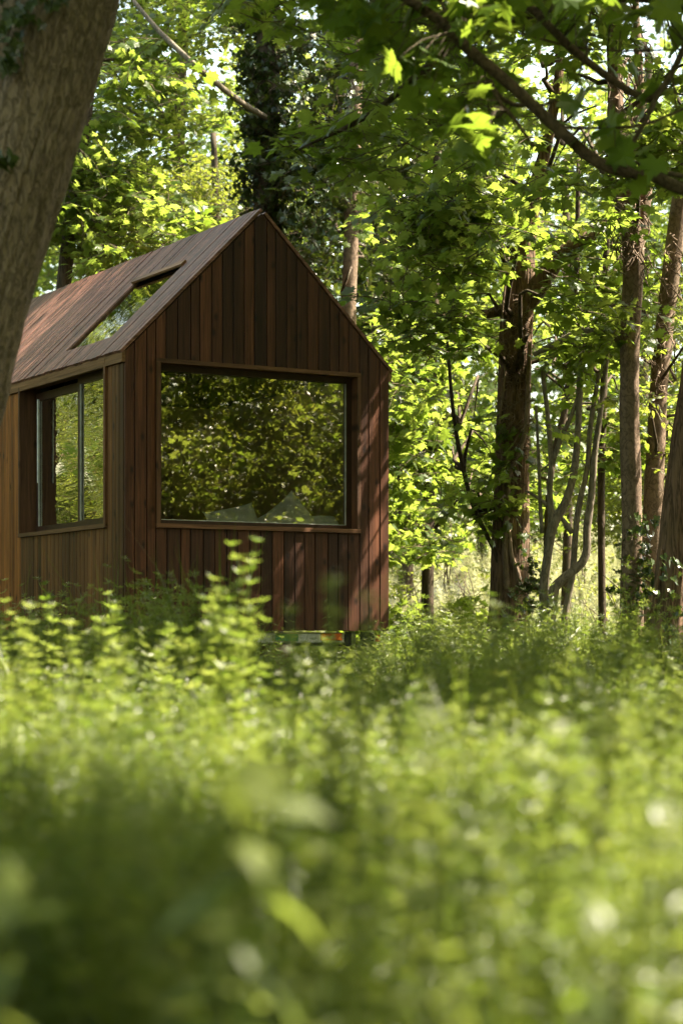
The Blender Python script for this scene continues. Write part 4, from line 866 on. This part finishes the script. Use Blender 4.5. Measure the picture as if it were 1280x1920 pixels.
br([(880, 70, 6), (960, 60, 6), (1060, 85, 7), (1160, 95, 6), (1290, 92, 5)], 9.60)
br([(1005, 205, 8), (1060, 175, 8), (1080, 150, 5)], 9.30)
br([(860, 60, 8), (835, 20, 8), (815, -20, 8)], 9.10)
br([(1280, 330, 18), (1230, 320, 12), (1180, 300, 6)], 9.30)
def hang_spots(n, boxes, D0, D1):
    out = []
    for (x0, x1, y0, y1), w in boxes: out += [at(RNG.uniform(x0, x1), RNG.uniform(y0, y1), RNG.uniform(D0, D1)) for _ in range(int(n*w))]
    return out
spots = hang_spots(270, [((690, 960, -20, 130), .34), ((850, 950, 130, 300), .12), ((900, 1280, -30, 60), .20), ((1040, 1280, 110, 300), .09), ((560, 720, -60, 40), .10), ((640, 720, -20, 60), .06), ((770, 860, 110, 200), .06)], 8.7, 9.8)
lines = [((740, 0), (990, 190)), ((990, 190), (1130, 310)), ((1130, 310), (1290, 360)), ((1000, 0), (1215, 185))]
def near_line(q, w=38):
    x, y = to_px(np.array(q))
    for (a, b), (c, d) in lines:
        tt = max(0, min(1, ((x-a)*(c-a)+(y-b)*(d-b))/((c-a)**2+(d-b)**2)))
        if math.hypot(x-a-tt*(c-a), y-b-tt*(d-b)) < w: return True
    return False
spots = [q if not near_line(q) else np.array(q)*[1.06, 1.06, 1]+[0, 0, (q[2]-EYE)*.06] for q in spots if not (near_line(q) and q[1] < 9.1 and RNG.uniform() < .5)]
spots += [at(1208, 350, 9.15), at(1085, 255, 9.1), at(1140, 255, 9.2), at(885, 290, 9.05), at(905, 245, 9.05)]
single_leaves(t, spots[:298], MAPLE, M['maple_near'], .11, .19, 'leaf', seed=12, nshape=8, tilt=.55)
mV = []; mF = []
for q in spots[:298]:                    # leaf stalks and thin twigs up to the nearest wood
    q = np.array(q); B = np.vstack(BR); k = np.argmin(np.linalg.norm(B-q-np.array([0, 0, .05]), axis=1)); e = B[k]
    if np.linalg.norm(e-q) > .9: continue
    V_, F_ = tube([q, q+(e-q)*.4+np.array([0, 0, .04]), e], [.0016, .0025, .004], 4, .08); o = len(mV); mV.extend(V_.tolist()); mF.extend([tuple(i+o for i in f) for f in F_])
mesh_obj('twigs', mV, mF, M['twig'], t, True, kind='stuff')
P2 = np.array(hang_spots(26, [((700, 1000, -300, -60), .5), ((900, 1600, -250, 0), .5)], 8.6, 10)); add_crown(t, P2, 'maple', (.8, 1.1), .3, 'crown', above=1)
C = np.array([(3.6, 9.4, 6.5), (4.4, 10, 6.0), (3.4, 8.8, 6.8), (4.2, 8.6, 5.8)]); add_crown(t, cloud(C, (.9, 1.3), .5, 60), 'maple')
# a second spray of boughs in mid distance, left of the branch
t = tree('maple bough reaching in above the cabin, layered bright leaves', (6.4, 10.0, 0), name='reaching_maple')
Vt, Ft = tube([(6.4, 10.0, -.1), (6.3, 10.0, 2.0), (6.3, 10.0, 4.0), (6.2, 10.0, 6.6)], [.2, .16, .15, .1], 20, .1, bark_rough(.01, 4, 2, 71, .3)); mesh_obj('trunk', Vt, Ft, M['bark_rough'], t, True)
limb(t, [np.array((6.3, 10.0, 4.2)), np.array((5.0, 11.4, 4.6)), at(1500, 60, 12.4), at(1200, -10, 12.2), at(900, 60, 12), at(700, 210, 12), at(560, 280, 12)], [.08, .07, .06, .045, .03, .018, .006], M['bark_dark'], 10, .1, 'bough')
P2 = np.array(hang_spots(60, [((530, 760, 190, 330), .35), ((640, 900, 60, 240), .45), ((420, 560, -60, 40), .2)], 11.6, 12.8)); add_crown(t, P2, 'maple', (.8, 1.15), .25, 'crown', above=1)
C = np.array([(6.2, 10.4, 6.8), (7, 11, 6.2), (5.6, 9.6, 7.0), (6.8, 9.4, 6.0), (5.4, 11, 6.9)]); add_crown(t, cloud(C, (.9, 1.3), .5, 60), 'maple')

# ------------------------------------------------------------------ the wood all round: added shading canopy, flanks and far edge
def in_view(P, m=60):
    px, py = to_px(P); m = m+1.0*FPX/np.maximum(P[:, 1], .3); return (P[:, 1] > .3) & (px > -m) & (px < 1280+m) & (py > -m)
n = 24000
P = np.stack([RNG.uniform(-7, 17, n), RNG.uniform(-7, 27, n), RNG.uniform(5.6, 9.6, n)], -1)  # unseen slab of loose sprays, added overhead to shade the clearing
P = P[noise(P*np.array([.5, .5, .8]), 15) > .34]; P = P[P[:, 1] < 14.5+RNG.normal(0, 1.2, len(P))]
P = P[~in_view(P, 40)]; P = P[shades(P, leaf=.34)]
for c, r in COVERS:  # extra unseen sprays added on the way to the sun, only to cast shade
    for tl in (0, 1):
        k = int(150*(r+.45)**2*2); tz = RNG.uniform(5.6, 9.0, k); q = c+S*((tz-c[2])/S[2])[:, None]+RNG.normal(0, (r+.25)*.6, (k, 3)); q = q[shades(q, leaf=.30)]
        P = np.vstack([P, q[~in_view(q, 20)]])
Q = []                                   # full height foliage right and left of the clearing, out of frame, that the windows mirror
for (x0, x1, y0, y1, z1, k) in ((6.2, 10.5, 4, 17, 5.2, 26000), (10.5, 15, 2, 16, 7.5, 15000), (15, 32, -16, 14, 13, 12000), (-34, -16, 12, 50, 13, 12000), (-16, -8.0, 17, 30, 5.5, 10000), (-11, -3.4, 19, 34, 9.5, 4200), (-15, -4.5, 22, 38, 14, 6000), (-9, 9, -12, -7, 6, 2500), (-12, -5.5, 0, 14, 6, 2500)):
    q = np.stack([RNG.uniform(x0, x1, k), RNG.uniform(y0, y1, k), RNG.uniform(.2, z1, k)], -1); q = q[noise(q*.42, 17)*.75+noise(q*1.7, 18)*.25 > (.47 if z1 < 8 else .38)]; q = q[shades(q, leaf=.3, near=1.4)]; Q.append(q[~in_view(q, 60)])
nP = len(P)
o = instancer('added_shade_canopy', P, np.stack([RNG.normal(0, .5, nP), RNG.normal(0, .5, nP), RNG.uniform(0, 6.3, nP)], -1), RNG.uniform(1.0, 1.5, nP), 'maple', None, 'unseen leaf canopy added above the clearing to shade it, cut open for sun patches', 'woodland')
Q = np.vstack(Q); nQ = len(Q)
o = instancer('clearing_thicket', Q, np.stack([RNG.normal(0, .6, nQ), RNG.normal(0, .6, nQ), RNG.uniform(0, 6.3, nQ)], -1), RNG.uniform(.65, 1.2, nQ)*np.where(np.hypot(Q[:, 0], Q[:, 1]-12) > 20, 2.6, np.where(Q[:, 0] < 0, 1.5, 1.0)), 'thicket', None, 'thicket of small leaved bushes round the clearing, mirrored in the cabin windows', 'thicket')
n = 9000
P = np.stack([RNG.uniform(-13, 13, n), RNG.uniform(46, 56, n), np.zeros(n)], -1); hh = 6+7*noise(np.stack([P[:, 0]*.35, P[:, 1]*.35, P[:, 0]*0], -1), 19)
P[:, 2] = ground_z(P[:, 0], P[:, 1])+RNG.uniform(0, 1, n)**.8*hh*1.25
o = instancer('far_woodland', P, np.stack([RNG.normal(0, .6, n), RNG.normal(0, .6, n), RNG.uniform(0, 6.3, n)], -1), RNG.uniform(1.1, 1.9, n), 'maple', None, 'sunlit far edge of the wood beyond the meadow', 'woodland')

# ------------------------------------------------------------------ weeds
def weed_height(x, y):
    px = PX0+FPX*x/np.maximum(y, .1)
    h = .44+.0*x
    h = h+.15*smooth(560, 380, px)*smooth(4, 7, y)
    h = h+.05*smooth(720, 860, px)*smooth(5, 11, y)
    h = h-.03*np.exp(-((px-600)/130)**2)*smooth(7, 12, y)
    h = h+.22*smooth(17, 19, y)*smooth(730, 760, px)*smooth(930, 900, px)*(y < 22)
    h = h-.10*smooth(22, 25, y)
    return h
def scatter(n, y0, y1, marg):
    y = np.sqrt(RNG.uniform(y0*y0, y1*y1, n)); half = .172*y+marg; x = RNG.uniform(-1, 1, n)*half; return x, y
def off_cabin(x, y):
    q = np.stack([x, y, x*0], -1)-A0; u = q@U; v = q@VV; return ~((u > .0) & (u < CW) & (v > .25) & (v < CLEN))
def weeds(name, label, n, y0, y1, kind, hmul, marg=.9, jitter=.22, lean=.16):
    x, y = scatter(n, y0, y1, marg); d = noise(np.stack([x*1.1, y*1.1, x*0], -1), 23); k = (d > RNG.uniform(.22, .62, n)) & off_cabin(x, y); x, y = x[k], y[k]
    h = weed_height(x, y)*hmul*(1+RNG.normal(0, jitter, len(x)))*(.62+.78*noise(np.stack([x*1.7, y*1.3, x*0+4], -1), 25)); h = np.clip(h, .10, 1.1); h = np.where(y < 9, np.minimum(h, .33+.03*np.maximum(0, y-3)+.20*RNG.uniform(0, 1, len(h))**3), h)
    P = np.stack([x, y, ground_z(x, y)-.01], -1); m_ = len(P)
    return instancer(name, P, np.stack([RNG.normal(0, lean, m_), RNG.normal(0, lean, m_), RNG.uniform(0, 6.3, m_)], -1), h, kind, None, label, 'undergrowth')
weeds('undergrowth', 'dense green goosegrass filling the clearing in front of the cabin', 6500, 1.1, 15.5, 'cleavers', .98)
weeds('near_undergrowth', 'goosegrass right before the lens, far out of focus', 1500, .95, 5.5, 'cleavers', .98, .35)
weeds('near_ground_cover', 'low herbs right before the lens, far out of focus', 1500, .95, 5.5, 'herb', .7, .35)
weeds('ground_cover', 'low leafy herbs and grass under the goosegrass of the clearing', 5000, 1.1, 17, 'herb', .50)
weeds('woodland_undergrowth', 'shaded tall weeds between and behind the tree trunks', 6500, 15.5, 27, 'cleavers', 1.0, 1.5)
weeds('woodland_ground_cover', 'leafy herbs on the woodland floor behind the cabin', 4500, 17, 28, 'herb', .7, 1.5)
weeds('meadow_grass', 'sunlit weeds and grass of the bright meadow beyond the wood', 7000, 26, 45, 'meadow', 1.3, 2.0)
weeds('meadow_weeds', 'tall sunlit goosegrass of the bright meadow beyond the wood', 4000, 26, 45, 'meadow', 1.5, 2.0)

# goosegrass plants that stand out one by one
def hero(label, px, top, D, lean=0.0, branches=5, nodes=15, ln=.052, first=3, group='tall goosegrass plants'):
    tp = at(px, top, D); b = np.array([tp[0]-lean, D, 0.]); b[2] = ground_z(b[0], b[1]); h = tp[2]-b[2]
    t = thing('goosegrass_plant', label, 'plant', b, 0, group); pts = [b+np.array([lean*s_**1.5, .02*math.sin(s_*5), h*s_]) for s_ in np.linspace(0, 1, nodes)]
    V, F = tube(pts, np.linspace(.0042, .0024, nodes), 6, .05); mesh_obj('stem', V, F, M['weedstem'], t, True)
    st = MB()
    for k in range(first, nodes):
        mb = MB(); l = ln*(1.15-.55*k/nodes)*rnd.uniform(.85, 1.15); whorl(mb, pts[k], rot(rnd.uniform(-.25, .25), rnd.uniform(-.25, .25), 0), 8, l*1.25, .125, .3+.3*k/nodes); mesh_obj('leaf_whorl', mb.V, mb.F, M['weed'], t)
    for b_ in range(int(branches*1.7) if first < 9 else branches):
        k = rnd.randrange(max(4, first), nodes-1); a = rnd.uniform(0, 6.3); d = np.array([math.cos(a)*.6, math.sin(a)*.6, .9]); q = pts[k]; mb = MB(); sh = MB()
        L_ = h*rnd.uniform(.10, .2)
        for j in range(3):
            e = q+d/np.linalg.norm(d)*L_/3; stick(sh, q, e, .0016, .0013); q = e; d = d+np.array([0, 0, .25]); whorl(mb, q, rot(rnd.uniform(-.3, .3), rnd.uniform(-.3, .3), 0), 7, ln*.6, .16, .5)
        mesh_obj('side_shoot', sh.V+mb.V, sh.F+[tuple(i+len(sh.V) for i in f) for f in mb.F], M['weed'], t)
    fb = MB()
    for j in range(7):
        e = pts[-1]+np.array([rnd.uniform(-.014, .014), rnd.uniform(-.014, .014), rnd.uniform(0, .02)]); f = .004
        fb.add([e+(f, 0, 0), e+(0, f, .002), e-(f, 0, 0), e-(0, f, -.002)], [(0, 1, 2, 3)])
    mesh_obj('flower_head', fb.V, fb.F, M['flower'], t)
for a in [('tallest sunlit goosegrass stem, standing before the dark cabin wall', 472, 1058, 6.0, .06, 7), ('leafy sunlit goosegrass just left below the tallest stem', 420, 1118, 6.0, .03, 8),
          ('bushy sunlit goosegrass at the foot of the tallest stem', 440, 1170, 5.9, -.03, 9), ('short bright goosegrass left of the tallest stem', 385, 1180, 6.1, .0, 9), ('bright goosegrass leaning right beside the tallest stem', 455, 1210, 5.8, .05, 9),
          ('sunlit goosegrass sprig leaning left, lower left of the tallest stem', 350, 1215, 6.2, -.05, 9), ('full sunlit goosegrass right below the tallest stem', 470, 1150, 6.05, .02, 9), ('low sunlit goosegrass mound under the tallest stem', 430, 1255, 5.7, .0, 10),
          ('sunlit goosegrass behind the foot of the tallest stem', 405, 1150, 6.3, .02, 9), ('goosegrass stem with a pale tip leaning left near the left edge', 42, 1168, 6.6, -.09, 4), ('upright goosegrass stem with small white flowers at the left', 98, 1140, 7.4, .0, 5),
          ('goosegrass with a tuft of pale leaves left of centre in the sunny patch', 222, 1218, 6.2, .0, 5), ('goosegrass stem with drooping pale leaves in the left sunny patch', 190, 1168, 6.6, -.05, 5),
          ('slim shaded goosegrass stem against the corner of the cabin', 205, 1115, 8.5, .0, 4), ('slim goosegrass pair stem under the picture window', 325, 1095, 9.0, .01, 5), ('slim goosegrass under the middle of the picture window', 365, 1105, 9.2, .03, 5),
          ('single goosegrass stem with a knob of leaves below the left wall', 303, 1225, 5.6, .0, 3),
          ('blurred goosegrass tip close to the lens under the window', 627, 1095, 3.2, .02, 1, 15, .035, 12), ('blurred pale goosegrass tip close to the lens near the right wall boards', 690, 1125, 3.0, .03, 1, 15, .035, 12), ('faint blurred goosegrass stem before the cabin bottom', 545, 1150, 3.6, .0, 1, 15, .035, 11),
          ('yellow sunlit goosegrass leaning right, between cabin and furrowed trunk', 975, 1260, 7.5, -.14, 4), ('pale goosegrass tip near the lens right of centre', 990, 1345, 3.4, .0, 4), ('big blurred sunlit goosegrass close to the lens in the middle', 635, 1395, 3.0, .02, 5),
          ('goosegrass tip rising before the foot of the furrowed trunk', 925, 1140, 6.0, .0, 3), ('goosegrass before the foot of the smooth trunk', 1180, 1170, 6.5, .02, 4)]:
    hero(*a)
rs = random.Random(21)
ORD = 'first second third fourth fifth sixth seventh eighth ninth tenth eleventh twelfth thirteenth fourteenth fifteenth sixteenth'.split()
def nth(k, n): return 'leftmost' if k == 0 else 'rightmost' if k == n-1 else ORD[k]+' from the left'
for k in range(14): hero('slender goosegrass stem rising at the left before the cabin, '+nth(k, 14), 12+k*23+rs.uniform(-8, 8), rs.uniform(1120, 1205), rs.uniform(6.2, 9.5), rs.uniform(-.08, .08), 3, group='slender goosegrass stems at the left')
for k in range(12): hero('thin goosegrass stem at the right before the trunks, '+nth(k, 12), 760+k*44+rs.uniform(-15, 15), rs.uniform(1180, 1260), rs.uniform(6.0, 10), rs.uniform(-.08, .08), 3, group='thin goosegrass stems at the right')
for k in range(16): hero('out of focus goosegrass stem close to the lens, '+nth(k, 16), 30+k*80+rs.uniform(-30, 30), rs.uniform(1330, 1620), rs.uniform(2.0, 3.6), rs.uniform(-.06, .06), 4, 13, .04, group='goosegrass stems close to the lens')
# broad leaved plants right before the lens
def near_herb(label, px, top, D, n=10, size=.05, lean=.03):
    tp = at(px, top, D); b = np.array([tp[0]-lean, D, 0.]); b[2] = ground_z(b[0], b[1]); h = tp[2]-b[2]
    t = thing('broad_leaved_plant', label, 'plant', b, 0, 'blurred broad leaved plants near the lens'); pts = [b+np.array([lean*s_, 0, h*s_]) for s_ in np.linspace(0, 1, n+1)]
    V, F = tube(pts, np.linspace(.006, .003, n+1), 6, .05); mesh_obj('stem', V, F, M['weedstem'], t, True)
    rl = random.Random(int(px))
    for k in range(2, n+1):
        for s_ in (0, 1):
            V, F = leaf_geo(OVAL, size*rl.uniform(.6, 1.2), .2, .5); R = rot(rl.uniform(-.7, .3), rl.uniform(-.4, .4), k*1.57+s_*3.14+rl.uniform(-.4, .4)); mesh_obj('leaf', (R@V.T).T+pts[k], F, M['weed'], t)
near_herb('blurred yellow green plant lit by the sun, low centre left close to the lens', 465, 1420, 1.75, 16, .085, .015)
near_herb('blurred pale plant at the left edge close to the lens', 20, 1620, 1.8, 10, .065)
near_herb('blurred bright plant at the bottom centre left', 420, 1730, 1.5)
near_herb('blurred bright plant in the bottom right corner', 1110, 1680, 1.8)
near_herb('blurred pale plant at the right edge close to the lens', 1220, 1500, 2.4, 10, .06)
print('sprays', CROWN_N[0], 'objects', len(bpy.data.objects))
